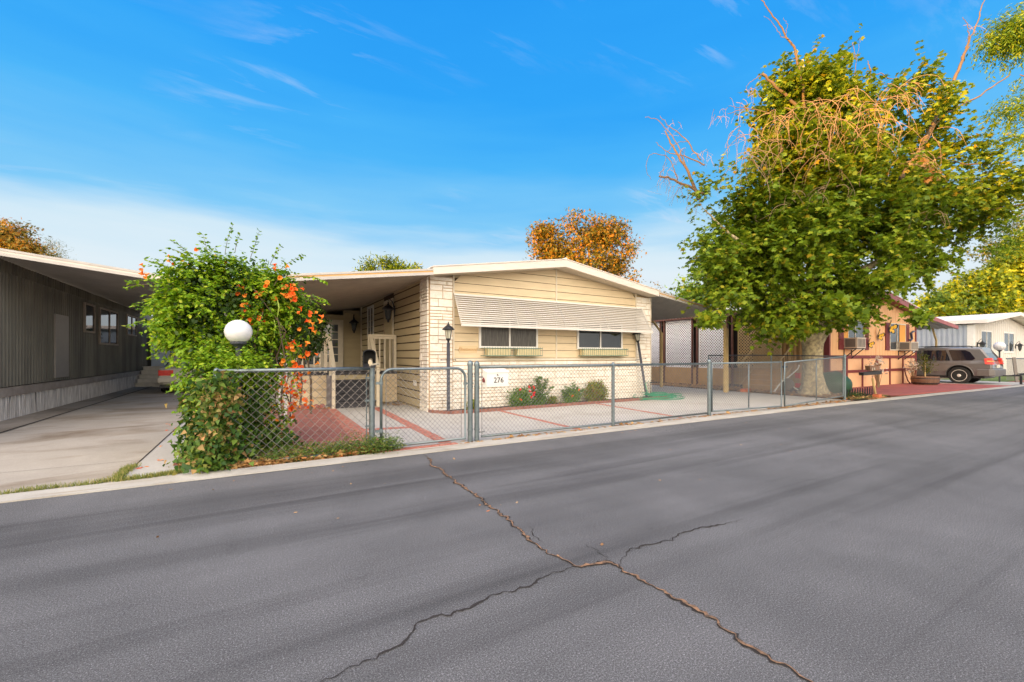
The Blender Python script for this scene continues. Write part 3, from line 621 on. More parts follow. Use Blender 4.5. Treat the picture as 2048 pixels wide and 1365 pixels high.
# porch: deck, steps, railings
po = thing('porch', 'tan sided porch deck with dark grey steps and cream railings at the recessed door', 'porch', (2.4,13.1,0))
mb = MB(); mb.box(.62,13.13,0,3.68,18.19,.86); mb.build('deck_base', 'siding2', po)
mb = MB(); mb.box(.58,13.09,.86,3.685,18.1,.93); mb.build('deck_floor', 'deckgrey', po)
for a_, c_2 in ((.62,1.70),(2.92,3.68)): mb = MB(); boards(mb, 'X', a_, c_2, .02, .86, 13.12, -1); mb.build('skirting', 'siding', po)
for i in range(4):
    mb = MB(); zt_ = .18*(i+1); y0_ = 12.2+.23*i; mb.box(1.80,y0_,zt_-.045,2.86,13.1,zt_); mb.box(1.82,y0_+.03,zt_-.18,2.84,y0_+.05,zt_-.045); mb.build('step', 'deckgrey', po)
mb = MB(); mb.box(1.70,12.3,0,1.78,13.1,.86); mb.build('stringer', mat('grey_stringer', (.16,.155,.17), .6), po)
def railing(x0, x1, name='railing'):
    mb = MB(); y = 13.14
    mb.box(x0,y-.05,1.98,x1,y+.05,2.03); mb.box(x0,y-.02,1.90,x1,y+.02,1.975); mb.box(x0,y-.02,.96,x1,y+.02,1.02)
    n = max(2, round((x1-x0)/.165))
    for i in range(n+1): x = x0+.03+(x1-x0-.06)*i/n; mb.box(x-.018,y-.018,.93,x+.018,y+.018,1.93)
    for x in (x0+.035, x1-.035): mb.box(x-.04,y-.04,.86,x+.04,y+.04,1.99)
    return mb.build(name, 'railcream', po)
railing(.62,1.72); railing(2.84,3.66)
for x in (1.76, 2.90):
    mb = MB(); mb.bar((x,13.1,1.98), (x,12.18,1.08), .10, .05); mb.bar((x,13.1,1.90), (x,12.18,1.0), .04, .09); mb.box(x-.04,12.18,0,x+.04,12.26,1.05); mb.box(x-.04,12.7,.55,x+.02,12.76,1.5)
    mb.build('handrail', 'railcream', po)
# scalloped red stones below the porch
for i in range(9):
    mb = MB(); x = .28+.155*i+random.uniform(-.01,.01); y = 12.55-.05*i*.2
    mb.lathe([(.0, -.045),(.062,-.045),(.075,-.02),(.075,.02),(.062,.045),(0,.045)], (x,y,.055), 12, 'Y')
    tag(mb.build('edging_stone', 'tile', origin=(x,y,0)), 'round pink edging stone in the row along the foot of the porch', 'edging stone', 'round edging stones below the porch')
# brick edging in front of the stone wall
mb = MB(); path = [(3.72,10.78),(3.72,10.15),(4.02,9.72),(4.6,9.66),(11.7,9.72),(11.9,10.2)]
for i in range(len(path)-1):
    a = Vector((*path[i],0)); c = Vector((*path[i+1],0)); d = (c-a).normalized(); q = Vector((-d.y,d.x,0)); n = max(1, int((c-a).length/.20)); st = (c-a).length/n
    for k in range(n):
        p = a+d*(k*st+.006); e = a+d*((k+1)*st-.006); h = .075+random.uniform(-.006,.006)
        mb.hexa([(v_.x,v_.y,.0) for v_ in (p-q*.045,e-q*.045,e+q*.045,p+q*.045)], [(v_.x,v_.y,h) for v_ in (p-q*.045,e-q*.045,e+q*.045,p+q*.045)])
tag(mb.build('brick_edging', 'brickdark'), 'low row of dark red bricks at the foot of the stone wall', 'garden edging')
sheet('planting_bed', [(3.76,10.27),(3.76,10.16),(4.05,9.77),(4.6,9.71),(11.66,9.77),(11.8,10.27)], .035, 'soil')

# window boxes: wire baskets with liners
def basket(x0, x1, liners, label):
    b_ = thing('window_box', label, 'window box', ((x0+x1)/2,10.15,1.45)); z0, z1 = 1.40, 1.60; mb = MB(); y0, y1 = 10.06, 10.27
    for z in (z0, z1): mb.tube([(x0,y1,z),(x0,y0,z),(x1,y0,z),(x1,y1,z)], .011, 5)
    n = int((x1-x0)/.075)
    for i in range(n+1): x = x0+(x1-x0)*i/n; mb.tube([(x,y0,z1+.035),(x,y0,z0),(x,y1,z0)], .005, 4)
    mb.build('wire_frame', 'greenwire', b_)
    for a, c in liners:
        mb = MB(); mb.prismX([(y0+.012,z1-.01),(y0+.03,z0+.01),(y1-.01,z0+.01),(y1-.01,z1-.01)], a, c); mb.build('liner', 'basket', b_)
basket(5.10,5.97,[(5.22,5.9)],'cream liner in a green wire window box, the left half under the left front window')
basket(6.02,6.92,[(6.12,6.85)],'cream liner in a green wire window box, the right half under the left front window')
basket(8.36,10.22,[(8.42,10.16)],'long cream and green wire window box under the right front window')

# lamp posts by the stone wall
def lantern(mb_m, mb_g, c, s=1.0):
    x, y, z = c      # z = bottom of lantern
    mb_g.lathe([(.05*s,0),(.085*s,.20*s)], (x,y,z+.05*s), 6)
    mb_m.lathe([(.02*s,-.06*s),(.035*s,0),(.062*s,.03*s),(.062*s,.05*s),(.01,.05*s)], (x,y,z), 10)
    for k in range(6):
        a = PI/3*k; mb_m.tube([(x+.055*s*math.cos(a),y+.055*s*math.sin(a),z+.045*s),(x+.092*s*math.cos(a),y+.092*s*math.sin(a),z+.26*s)], .006*s, 4)
    mb_m.lathe([(.095*s,.25*s),(.145*s,.255*s),(.150*s,.27*s),(.10*s,.325*s),(.055*s,.36*s),(.035*s,.37*s),(.03*s,.39*s),(.012*s,.41*s),(.018*s,.425*s),(.004*s,.455*s)], (x,y,z), 12)
def lamp_post(base, top, label, s=1.0, roll=0):
    r_ = thing('lamp_post', label, 'lamp post', base, 'garden lamp posts'); b0 = Vector(base); t0 = Vector(top); d = (t0-b0).normalized()
    mb = MB(); mb.tube([b0, b0+d*.02, t0], [.045,.042,.040], 10); pl_ = mb.build('post', 'charcoal', r_, True)
    mb = MB(); c = b0+d*1.30; u = Vector((.90,-.43,0)); u = (u-d*u.dot(d)).normalized(); mb.tube([c-u*.17, c+u*.17], .008, 6); mb.sphere(c-u*.175,.016,8,6); mb.sphere(c+u*.175,.016,8,6); mb.build('crossbar', 'black', pl_)
    a, g = MB(), MB(); lantern(a, g, (0,0,0), s); rot = Vector((0,0,1)).rotation_difference(d).to_matrix().to_4x4(); T = Matrix.Translation(t0+d*.05) @ rot
    for q_ in (a, g): q_.v = [tuple(T @ Vector(v_)) for v_ in q_.v]
    l_ = a.build('lantern', 'black', r_); g.build('lantern_glass', 'lampglass', l_)
lamp_post((4.02,9.86,0), (4.02,9.86,1.72), 'upright black lamp post with a lantern, before the left end of the stone wall')
lamp_post((11.02,10.02,0), (10.78,10.16,1.80), 'leaning black lamp post with a lantern, by the green hose')
def wall_lantern(wx, y, z, label, nx=-1, ny=0, s=1.35, gm='glassmid'):
    r_ = thing('wall_lantern', label, 'wall lantern', (wx,y,z)); a, g = MB(), MB(); lantern(a, g, (wx+nx*.22,y+ny*.22,z-.25), s)
    a.tube([(wx,y,z-.05),(wx+nx*.08,y+ny*.08,z+.30),(wx+nx*.2,y+ny*.2,z+.42),(wx+nx*.22,y+ny*.22,z+.34)], .014, 6); a.box(wx-.03,y-.03,z-.12,wx+.03,y+.03,z+.2)
    l_ = a.build('lantern', 'black', r_); g.build('lantern_glass', gm, l_)
wall_lantern(XL,13.35,2.74,'ornate black wall lantern beside the porch door, nearest the street',s=1.25)
wall_lantern(3.35,18.2,2.62,'black wall lantern in the far dark corner of the porch, right of the french doors',0,-1,s=1.25)

# ================================================================== CHAIN-LINK FENCES
def mesh_wires(mb, a, c, z0, z1, diag, r, zb=None):
    """woven diagonals between ground points a and c (xy); z0/z1 may be (start,end) pairs"""
    a = Vector((*a,0)); c = Vector((*c,0)); Ld = (c-a).length; d = (c-a)/Ld; q = Vector((-d.y,d.x,0))
    za = z0 if isinstance(z0, tuple) else (z0,z0); zt = z1 if isinstance(z1, tuple) else (z1,z1)
    H = max(zt)-min(za); base = min(za)
    for sgn in (1, -1):
        k0 = -int(H/diag)-2; k1 = int(Ld/diag)+2+int(H/diag)
        for k in range(k0, k1+1):
            s0 = k*diag; u0, u1 = 0.0, H
            pts = []                     # s = s0 + sgn*u ; clip to [0,Ld]
            lo, hi = (max(0, -s0), min(H, Ld-s0)) if sgn > 0 else (max(0, s0-Ld), min(H, s0))
            if hi-lo < .01: continue
            def P(u):
                s_ = s0+sgn*u; f = s_/Ld; b0 = za[0]+(za[1]-za[0])*f; b1 = zt[0]+(zt[1]-zt[0])*f
                return a+d*s_+q*(sgn*r*.8)+Vector((0,0,b0+(b1-b0)*u/H))
            mb.tube([P(lo), P(hi)], r, 3, False)
def ties(mb, p0, p1, n=7):
    for i in range(n):
        p = Vector(p0).lerp(Vector(p1), (i+.5)/n); mb.tube([p+Vector((-.02,0,-.05)), p+Vector((0,-.028,-.01)), p+Vector((.01,0,.028))], .004, 4)
def cap_post(mb, x, y, z, r, z0=0):
    mb.tube([(x,y,z0),(x,y,z)], r, 12); mb.lathe([(r*1.15,-.03),(r*1.15,0),(r*.9,.03),(r*.4,.045),(.002,.05)], (x,y,z), 12)
G = M['galv']
# left section
f1 = thing('chain_link_fence', 'short wide-meshed chain link fence between the vine and the post with the open black mailbox', 'fence', (.5,6.5,0))
mb = MB(); mb.tube([(-.42,6.56,1.205),(1.45,6.5,1.215)], .026, 12); mb.build('top_rail', 'galv', f1, True)
mb = MB(); cap_post(mb, -.42, 6.58, 1.20, .035); mb.build('post', 'galv', f1, True)
mb = MB(); cap_post(mb, 1.46, 6.5, 1.27, .04); mb.tube([(1.38,6.49,.1),(1.38,6.49,1.15)], .008, 5)
for z in (1.08,.75,.38): mb.lathe([(.046,-.014),(.046,.014)], (1.46,6.5,z), 12); mb.box(1.36,6.485,z-.012,1.44,6.50,z+.012)
mb.build('post', 'galv', f1, False)
mb = MB(); mesh_wires(mb, (-.40,6.53), (1.43,6.475), .06, 1.20, .116, .0034); mb.build('wire_mesh', 'wirerust', f1)
mb = MB(); ties(mb, (-.3,6.55,1.2), (1.4,6.49,1.21), 6); mb.build('wire_tie', 'wire', f1)
mb = MB(); mb.tube([(-.30,6.44,.035),(.35,6.42,.045),(1.0,6.42,.04)], .024, 10); tag(mb.build('fallen_pipe', 'galv', smooth=True), 'loose galvanised pipe lying on the ground under the left fence among dead leaves', 'pipe')
# walk gate
g1 = thing('walk_gate', 'narrow chain link gate with rounded top corners, between the black mailbox and the 276 mailbox', 'gate', (1.58,6.5,0))
x0, x1, yg = 1.585, 2.93, 6.47; r_ = .16; pts = [(x0,yg,.06),(x0,yg,1.20-r_)]+[(x0+r_-r_*math.cos(a),yg,1.20-r_+r_*math.sin(a)) for a in [PI/2*k/6 for k in range(1,7)]]+[(x1-r_+r_*math.sin(a),yg,1.20-r_+r_*math.cos(a)) for a in [PI/2*k/6 for k in range(0,7)]]+[(x1,yg,.06)]
mb = MB(); mb.tube(pts+[pts[0]], .021, 10); mb.build('gate_frame', 'galv', g1, True)
mb = MB(); mesh_wires(mb, (x0+.06,yg), (x1-.06,yg), .07, 1.17, .077, .0027); mb.build('wire_mesh', 'wire', g1)
mb = MB(); mb.tube([(x0+.07,yg,.08),(x0+.07,yg,1.12)], .005, 5); mb.tube([(x1-.07,yg,.08),(x1-.07,yg,1.12)], .005, 5); ties(mb, (x0+.15,yg,1.2), (x1-.15,yg,1.2), 9); mb.build('tension_bar', 'wire', g1)
mb = MB()
for z in (1.0,.30): mb.box(1.50,yg-.03,z-.018,1.60,yg+.0,z+.018); mb.lathe([(.027,-.03),(.027,.03)], (1.585,yg,z), 10)
mb.build('hinge', 'galv', g1)
mb = MB(); mb.lathe([(.03,-.02),(.03,.02)], (2.93,yg,.95), 10); mb.box(2.93,yg-.045,.94,3.06,yg-.03,.965); mb.build('latch', 'galv', g1)
# middle section
f2 = thing('chain_link_fence', 'long chain link fence in front of the stone wall, carrying the white mailbox', 'fence', (6,6.42,0))
for (x, z, r_, y) in ((3.005,1.275,.042,6.44),(3.115,1.265,.040,6.42),(6.11,1.225,.033,6.42),(9.10,1.27,.042,6.40)):
    mb = MB(); cap_post(mb, x, y, z, r_)
    if r_ > .035:
        for z_ in (1.1,.9,.5,.2): mb.lathe([(r_+.006,-.013),(r_+.006,.013)], (x,y,z_), 12)
    mb.build('post', 'galv', f2)
mb = MB(); mb.tube([(3.15,6.42,1.215),(9.08,6.40,1.215)], .024, 12); mb.build('top_rail', 'galv', f2, True)
mb = MB(); mb.tube([(3.2,6.42,.075),(6.0,6.42,.06),(9.05,6.40,.07)], .021, 10); mb.build('bottom_rail', 'galv', f2, True)
mb = MB(); mesh_wires(mb, (3.2,6.40), (6.1,6.40), .06, 1.23, .077, .0027); mesh_wires(mb, (6.12,6.40), (9.06,6.38), .06, 1.23, .077, .0027); mb.build('wire_mesh', 'wire', f2)
mb = MB(); mb.tube([(3.20,6.41,.1),(3.20,6.41,1.2)], .006, 5); ties(mb, (3.3,6.42,1.215), (9.0,6.40,1.215), 22)
for z_ in (1.05,.55,.15): mb.box(3.12,6.40,z_-.01,3.25,6.415,z_+.01)
mb.build('wire_tie', 'wire', f2)
# double drive gates
def drive_gate(label, a, c, z0, z1, n):
    a = Vector((*a,0)); c = Vector((*c,0)); g_ = thing('drive_gate', label, 'gate', a, 'double drive gates')
    def Q(t_, z): p = a.lerp(c, t_); return Vector((p.x,p.y,z))
    mb = MB(); mb.tube([Q(0,z0[0]),Q(0,z1[0]),Q(1,z1[1]),Q(1,z0[1]),Q(0,z0[0])], .021, 10)
    mb.build('gate_frame', 'galv', g_, True); mb = MB()
    for k in range(1, n): mb.tube([Q(k/n,z0[0]+(z0[1]-z0[0])*k/n),Q(k/n,z1[0]+(z1[1]-z1[0])*k/n)], .017, 8)
    mb.build('brace', 'galv', g_, True)
    mb = MB(); mesh_wires(mb, (a.x,a.y-.02), (c.x,c.y-.02), z0, z1, .077, .0030); mb.build('wire_mesh', 'wire', g_); return g_
drive_gate('left leaf of the double chain link drive gate, before the carport', (9.20,6.40), (11.95,6.28), (.10,.07), (1.22,1.235), 2)
drive_gate('right leaf of the double chain link drive gate, before the big tree trunk', (12.10,6.28), (15.92,6.50), (.07,.13), (1.22,1.37), 2)
f3 = thing('chain_link_fence', 'chain link side fence running back from the street past the big tree trunk', 'fence', (16,6.5,0))
mb = MB(); cap_post(mb, 16.02, 6.5, 1.40, .036); mb.build('post', 'galv', f3)
for (x, y) in ((16.25,8.9),(16.32,11.5)): mb = MB(); cap_post(mb, x, y, 1.40, .025); mb.build('post', 'galv', f3)
mb = MB(); mb.tube([(16.02,6.5,1.38),(16.25,8.9,1.42),(16.32,11.5,1.42)], .019, 8); mb.build('top_rail', 'charcoal', f3, True)
mb = MB(); mesh_wires(mb, (16.02,6.5), (16.25,8.9), .06, 1.38, .077, .0030); mesh_wires(mb, (16.25,8.9), (16.32,11.5), .06, 1.40, .077, .0030); mb.build('wire_mesh', 'wire', f3)

# ------------------------------------------------------------------ mailboxes
t1 = thing('mailbox', 'white box mailbox reading 276, hung on the chain link fence', 'mailbox', (3.4,6.3,0))
mb = MB(); x0, x1, y0, y1 = 3.20,3.60,6.23,6.37
mb.prismX([(y0,.90),(y1,.90),(y1,1.17),(y0+.05,1.165),(y0,1.13)], x0, x1); mb.build('body', 'white', t1)
mb = MB(); mb.hexa([(x0-.008,y0-.012,1.125),(x1+.008,y0-.012,1.125),(x1+.008,y1,1.172),(x0-.008,y1,1.172)], [(x0-.008,y0-.012,1.138),(x1+.008,y0-.012,1.138),(x1+.008,y1,1.185),(x0-.008,y1,1.185)]); mb.box(x0+.03,y0-.005,.93,x1-.03,y0-.001,1.10); mb.build('lid', 'white', t1)
text('number', '276', .125, (3.415,6.222,1.0), ROTF, 'black', t1, .003)
mb = MB(); mb.prismY([(3.375,1.083),(3.392,1.103),(3.405,1.090),(3.412,1.075)], 6.219, 6.224); mb.build('emblem', 'black', t1)
mb = MB(); mb.prismX([(6.28,1.0),(6.31,1.045),(6.34,1.0)], 3.17, 3.19); mb.box(3.175,6.29,.97,3.198,6.33,1.0); mb.build('flag', 'fascia_red', t1)
t2 = thing('mailbox', 'small black rural mailbox with its front open and rolled paper inside, on a fence post', 'mailbox', (1.42,6.5,1.3))
def arch(w_, h, n=8): return [(-w_/2,0),(w_/2,0),(w_/2,h-w_/2*.55)]+[(w_/2*math.cos(a),h-w_/2*.55+w_/2*.55*math.sin(a)) for a in [PI*k/n for k in range(1,n)]]+[(-w_/2,h-w_/2*.55)]
mb = MB(); A = arch(.175,.215); B = arch(.160,.20); ya, yc = 6.28,6.72; cx, cz = 1.425,1.275; n = len(A)
vs = [(cx+x,ya,cz+z) for x,z in A]+[(cx+x,yc,cz+z) for x,z in A]+[(cx+x,ya,cz+.007+z) for x,z in B]+[(cx+x,yc-.02,cz+.007+z) for x,z in B]
mb.add(vs, [(i,(i+1)%n,n+(i+1)%n,n+i) for i in range(n)]+[(2*n+i,3*n+i,3*n+(i+1)%n,2*n+(i+1)%n) for i in range(n)]+[(i,2*n+i,2*n+(i+1)%n,(i+1)%n) for i in range(n)]+[list(range(n,2*n)), list(range(4*n-1,3*n-1,-1))])
mb.build('body', 'black', t2)
mb = MB(); mb.hexa([(1.345,6.10,1.235),(1.505,6.10,1.235),(1.505,6.28,1.27),(1.345,6.28,1.27)], [(1.345,6.10,1.243),(1.505,6.10,1.243),(1.505,6.28,1.278),(1.345,6.28,1.278)]); mb.build('door', 'black', t2)
mb = MB(); mb.tube([(1.37,6.20,1.30),(1.44,6.5,1.34)], .03, 8); mb.tube([(1.36,6.18,1.27),(1.5,6.3,1.285)], .014, 6); tag(mb.build('rolled_newspaper', 'paper'), 'rolled paper lying in the open black mailbox on the post', 'newspaper'); t2.rotation_euler.z = R(-13)

# ------------------------------------------------------------------ globe lamp in the vine
def globe_lamp(label, x, y, zc, r, polem='charcoal'):
    g_ = thing('globe_lamp', label, 'lamp', (x,y,0), 'globe lamps'); mb = MB(); mb.tube([(x,y,0),(x,y,zc-r*.8)], .035, 10); mb.lathe([(.035,-.06),(.06,-.03),(.10,.0),(.10,.05)], (x,y,zc-r*.97), 12); mb.build('pole', polem, g_)
    mb = MB(); mb.sphere((x,y,zc), r, 32, 20, .97); mb.build('globe', 'globe', g_, True)
pg = at(477,664,5.95); globe_lamp('large white globe lamp poking out of the vine', pg.x, pg.y, pg.z, .168)

def sprigs(name, mt_, P_, N_, ln, nl, size, shape, parent, droop=.5, stemmat=None, rnd=.7):
    """shoots: each starts at P, grows outwards and droops, leaves set along it in pairs"""
    n = len(P_); D = N_*.9+rng.normal(size=(n,3))*rnd; D /= np.linalg.norm(D, axis=1)[:,None]; Ls = ln*(.5+.9*rng.random(n)); pos = []; dr = []
    p = P_.copy(); st = Ls/nl
    for k in range(nl):
        D[:,2] -= droop/nl; D /= np.linalg.norm(D, axis=1)[:,None]; p = p+D*st[:,None]
        sd = np.cross(D, np.array([0,0,1.0])); sd /= np.linalg.norm(sd, axis=1)[:,None]+1e-6
        for sg in (-1,1): pos.append(p+rng.normal(size=(n,3))*size*.12); dr.append(sd*sg+D*.7+np.array([0,0,-.35]))
    return leaves(name, mt_, np.concatenate(pos), size, shape, .45, parent, .28, dirs=np.concatenate(dr))
# ------------------------------------------------------------------ trumpet vine on its arbour, ivy and shrubs
av = at(470,700,6.9)
vine = thing('trumpet_vine', 'big bright green trumpet vine with orange flowers engulfing the arbour left of the fence', 'vine', (av.x,av.y,0))
def E_(px, py, d, rx, ry, rz): p = at(px, py, d); return ((p.x,p.y,p.z), (rx,ry,rz))
VE = [E_(470,622,7.2,.95,.8,.72), E_(412,640,7.0,.62,.6,.60), E_(535,620,7.3,.52,.6,.50), E_(440,560,7.1,.72,.6,.30), E_(540,585,7.4,.42,.5,.3), E_(478,700,6.8,.66,.6,.5), E_(450,730,6.5,.47,.5,.47), E_(395,600,7.0,.42,.5,.35), E_(590,655,7.5,.22,.3,.45)]
P1, N1 = blobs(VE, 4200, .74, .05, 2, .44, 2.4)
sprigs('foliage', L_vine, P1, N1, .24, 6, .058, 'oval', vine)
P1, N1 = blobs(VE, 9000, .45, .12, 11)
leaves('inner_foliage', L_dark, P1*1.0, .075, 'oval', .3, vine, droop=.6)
VL = [E_(455,800,6.25,.36,.40,.45), E_(450,880,6.1,.32,.36,.45), E_(500,850,6.7,.45,.35,.5), E_(455,750,6.2,.42,.38,.3), E_(545,900,6.8,.35,.25,.25)]
P2, N2 = blobs(VL, 900, .75, .05, 2)
sprigs('lower_foliage', L_vine, P2, N2, .22, 6, .056, 'oval', vine)
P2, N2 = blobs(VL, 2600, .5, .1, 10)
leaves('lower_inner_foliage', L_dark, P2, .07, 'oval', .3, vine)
P3, N3 = blobs([E_(477,735,5.85,.27,.2,.14)], 150, .3, .05, 2); N3[:,2] += .8; sprigs('young_foliage', L_vine, P3, N3, .2, 6, .045, 'oval', vine)
# stems and arching sprays
mb = MB(); sp, sd_ = [], []
def spray(p0, dir_, ln, sag=.25, pairs=None, store=None):
    p = Vector(p0); d = Vector(dir_).normalized(); pts = [p.copy()]; n = max(5, int(ln/.06))
    for i in range(n):
        d = (d+Vector((0,0,-sag/n))+Vector([random.uniform(-.05,.05) for _ in range(3)])).normalized(); p = p+d*(ln/n); pts.append(p.copy())
        if i > 0:
            s_ = d.cross(Vector((0,0,1))).normalized()
            for sg in (-1,1):
                for kk in range(2):
                    sp.append(tuple(p+s_*sg*.02*kk)); sd_.append(tuple(s_*sg+d*.5+Vector((0,0,random.uniform(-.5,.2)))))
    mb.tube(pts, [.006*(1-.7*i/len(pts)) for i in range(len(pts))], 4)
spr = [(395,530,(-.5,0,.8),.55),(450,510,(.05,0,1),.5),(500,520,(.3,0,1),.5),(560,540,(.6,.1,.6),.45),(340,560,(-1,0,.1),.7),(320,600,(-1,0,.1),.45),(310,640,(-1,-.1,0),.45),(380,520,(-.6,0,.7),.4),(600,590,(1,-.1,.1),.45),(590,555,(1,0,.2),.5),(420,520,(-.2,0,1),.45),(540,530,(.4,0,.9),.35),(300,570,(-1,0,.2),.4),(335,700,(-1,-.1,-.2),.3),(470,505,(.1,0,.8),.3),(350,545,(-.7,0,.5),.5),(620,600,(.8,-.1,.1),.3)]
for px, py, dr_, ln in spr:
    d0 = Vector((FX*dr_[1]+RX*dr_[0], FY*dr_[1]+RY*dr_[0], dr_[2])); spray(at(px,py,7.1), d0, ln, .5)
for px, py in ((560,650),(575,690),(540,700)): spray(at(px,py,6.9), (.25,-.3,-.9), .8, .1)
for i in range(26):
    a = at(random.uniform(420,600), random.uniform(700,940), random.uniform(6.5,7.4)); mb.tube([a, a+Vector((random.uniform(-.2,.2),random.uniform(-.2,.2),.6)), a+Vector((random.uniform(-.3,.3),0,1.3))], [.014,.010,.006], 5)
for px, py in ((600,820),(610,812)):
    a = gz(px, py); mb.tube([a, a+Vector((.05,.05,.7)), a+Vector((-.05,.2,1.5)), a+Vector((.1,.3,2.3))], [.03,.026,.022,.015], 6)
mb.build('stem', 'branch', vine)
leaves('spray_leaves', L_vine, sp, .06, 'oval', .3, vine, .3, dirs=sd_)
# trumpet flowers
fl_pts = [(500,590,9),(512,632,14),(494,622,10),(520,641,10),(470,575,5),(555,548,8),(580,575,14),(592,588,10),(570,590,8),(545,578,5),(560,600,6),(608,638,10),(625,630,6),(600,655,8),(590,690,12),(606,700,9),(578,725,8),(592,740,14),(608,735,10),(575,770,14),(590,782,18),(602,800,16),(578,800,14),(560,775,8),(588,822,8),(565,840,9),(302,545,5),(345,520,5),(360,535,4),(372,604,4),(440,528,4),(405,510,3),(285,540,3),(600,765,8),(615,805,8),(430,560,3),(530,575,5)]
def trumpet(mb, p, d, s):
    d = Vector(d).normalized(); u = d.orthogonal().normalized(); q_ = d.cross(u); n = 6; vs = []
    for h, r_ in ((0,.09),(.45,.16),(.8,.26),(1,.62)):
        for k in range(n): a = 2*PI*k/n; vs.append(p+d*h*s+(u*math.cos(a)+q_*math.sin(a))*r_*s*(1 if h < 1 else random.uniform(.7,1.15)))
    mb.add(vs, [(i*n+k,i*n+(k+1)%n,(i+1)*n+(k+1)%n,(i+1)*n+k) for i in range(3) for k in range(n)])
for px, py, n in fl_pts:
    n = max(2, int(n*.62))
    if (px < 560 and py > 600 and random.random() < .35): continue
    dd = 6.85 if py > 740 else (6.75 if 480 < px < 560 else 6.9)
    mb = MB(); c = at(px, py, dd)
    for k in range(n):
        o = Vector([random.gauss(0,.07), random.gauss(0,.05), random.gauss(0,.06)]); trumpet(mb, c+o, o+Vector((0,-.06,random.uniform(-.05,.05))), random.uniform(.05,.078))
    mb.build('flower_cluster', L_flower, vine, True)
mb = MB()
for px, py in ((500,650),(555,600),(548,640),(378,615),(505,655)):
    c = at(px,py,6.7); mb.tube([c, c+Vector((.02,-.02,-.12)), c+Vector((.0,0,-.26))], [.006,.012,.005], 5)
mb.build('seed_pod', mat('seed_pod', (.25,.33,.04), .5), vine)
# white arbour posts holding it
arb = thing('arbour', 'white square arbour posts with cross slats, half hidden inside the trumpet vine', 'arbour', (1,8,0))
for q_ in ((571,850),(560,840)):
    g0 = gz(*q_); mb = MB(); mb.box(g0.x-.028,g0.y-.028,0,g0.x+.028,g0.y+.028,1.5); mb.build('post', 'white', arb)
for q_ in ((350,880),):
    g0 = gz(*q_); mb = MB(); mb.box(-.45,8.5,0,-.39,8.56,2.25); mb.build('post', 'white', arb)
mb = MB(); mb.bar((-.5,8.6,2.0),(.7,8.7,2.0),.05,.08); mb.bar((-.4,8.2,2.05),(-.4,9.0,2.05),.05,.05); mb.build('beam', 'white', arb)
# ivy on the corner post
ivy = thing('ivy', 'ivy with browned patches climbing the fence corner under the trumpet vine, down to the kerb', 'ivy', gz(440,935))
IE = [E_(438,800,5.32,.14,.07,.34), E_(432,880,5.30,.18,.07,.22), E_(420,925,5.22,.22,.06,.08), E_(435,860,5.85,.33,.28,.50), E_(425,810,5.95,.28,.28,.30), E_(440,915,5.6,.34,.26,.20), E_(415,900,5.9,.25,.25,.35), E_(480,800,6.1,.35,.20,.35), E_(520,890,6.3,.38,.2,.28), E_(600,905,6.6,.3,.1,.08)]
P4, N4 = blobs(IE, 14000, .78, .08, 10); leaves('foliage', L_ivy, P4, .062, 'ivy', .1, ivy, nrm=N4, droop=.9)
P5, N5 = blobs([E_(445,800,5.28,.16,.05,.22), E_(430,870,5.26,.14,.05,.2), E_(405,925,5.6,.28,.14,.09)], 620, .5, .07, 8); leaves('dry_foliage', L_ivydry, P5, .055, 'ivy', .1, ivy, nrm=N5, droop=.9)
mb = MB()
for k in range(10): a = gz(432+random.uniform(-12,14), 934); mb.tube([a, a+Vector((random.uniform(-.1,.1),.03,.35)), a+Vector((random.uniform(-.2,.2),.05,.8)), a+Vector((random.uniform(-.2,.2),.05,1.15))], [.014,.011,.008,.004], 5)
mb.build('stem', 'branch', ivy)
# round dark shrub by the porch
ds = thing('shrub', 'round dark green shrub right of the trumpet vine, before the left porch railing', 'shrub', at(625,815,10.5)); ds.location.z = 0
P6, N6 = blobs([E_(612,660,10.4,.44,.42,.62)], 3500, .75, .09, 8); leaves('foliage', L_dark, P6, .075, 'oval', .3, ds, nrm=N6, droop=.3)
mb = MB(); g0 = at(622,812,10.4); g0.z = 0; mb.tube([g0, g0+Vector((0,0,.8)), g0+Vector((-.1,0,1.5))], [.03,.025,.02], 6); mb.build('trunk', 'branch', ds)

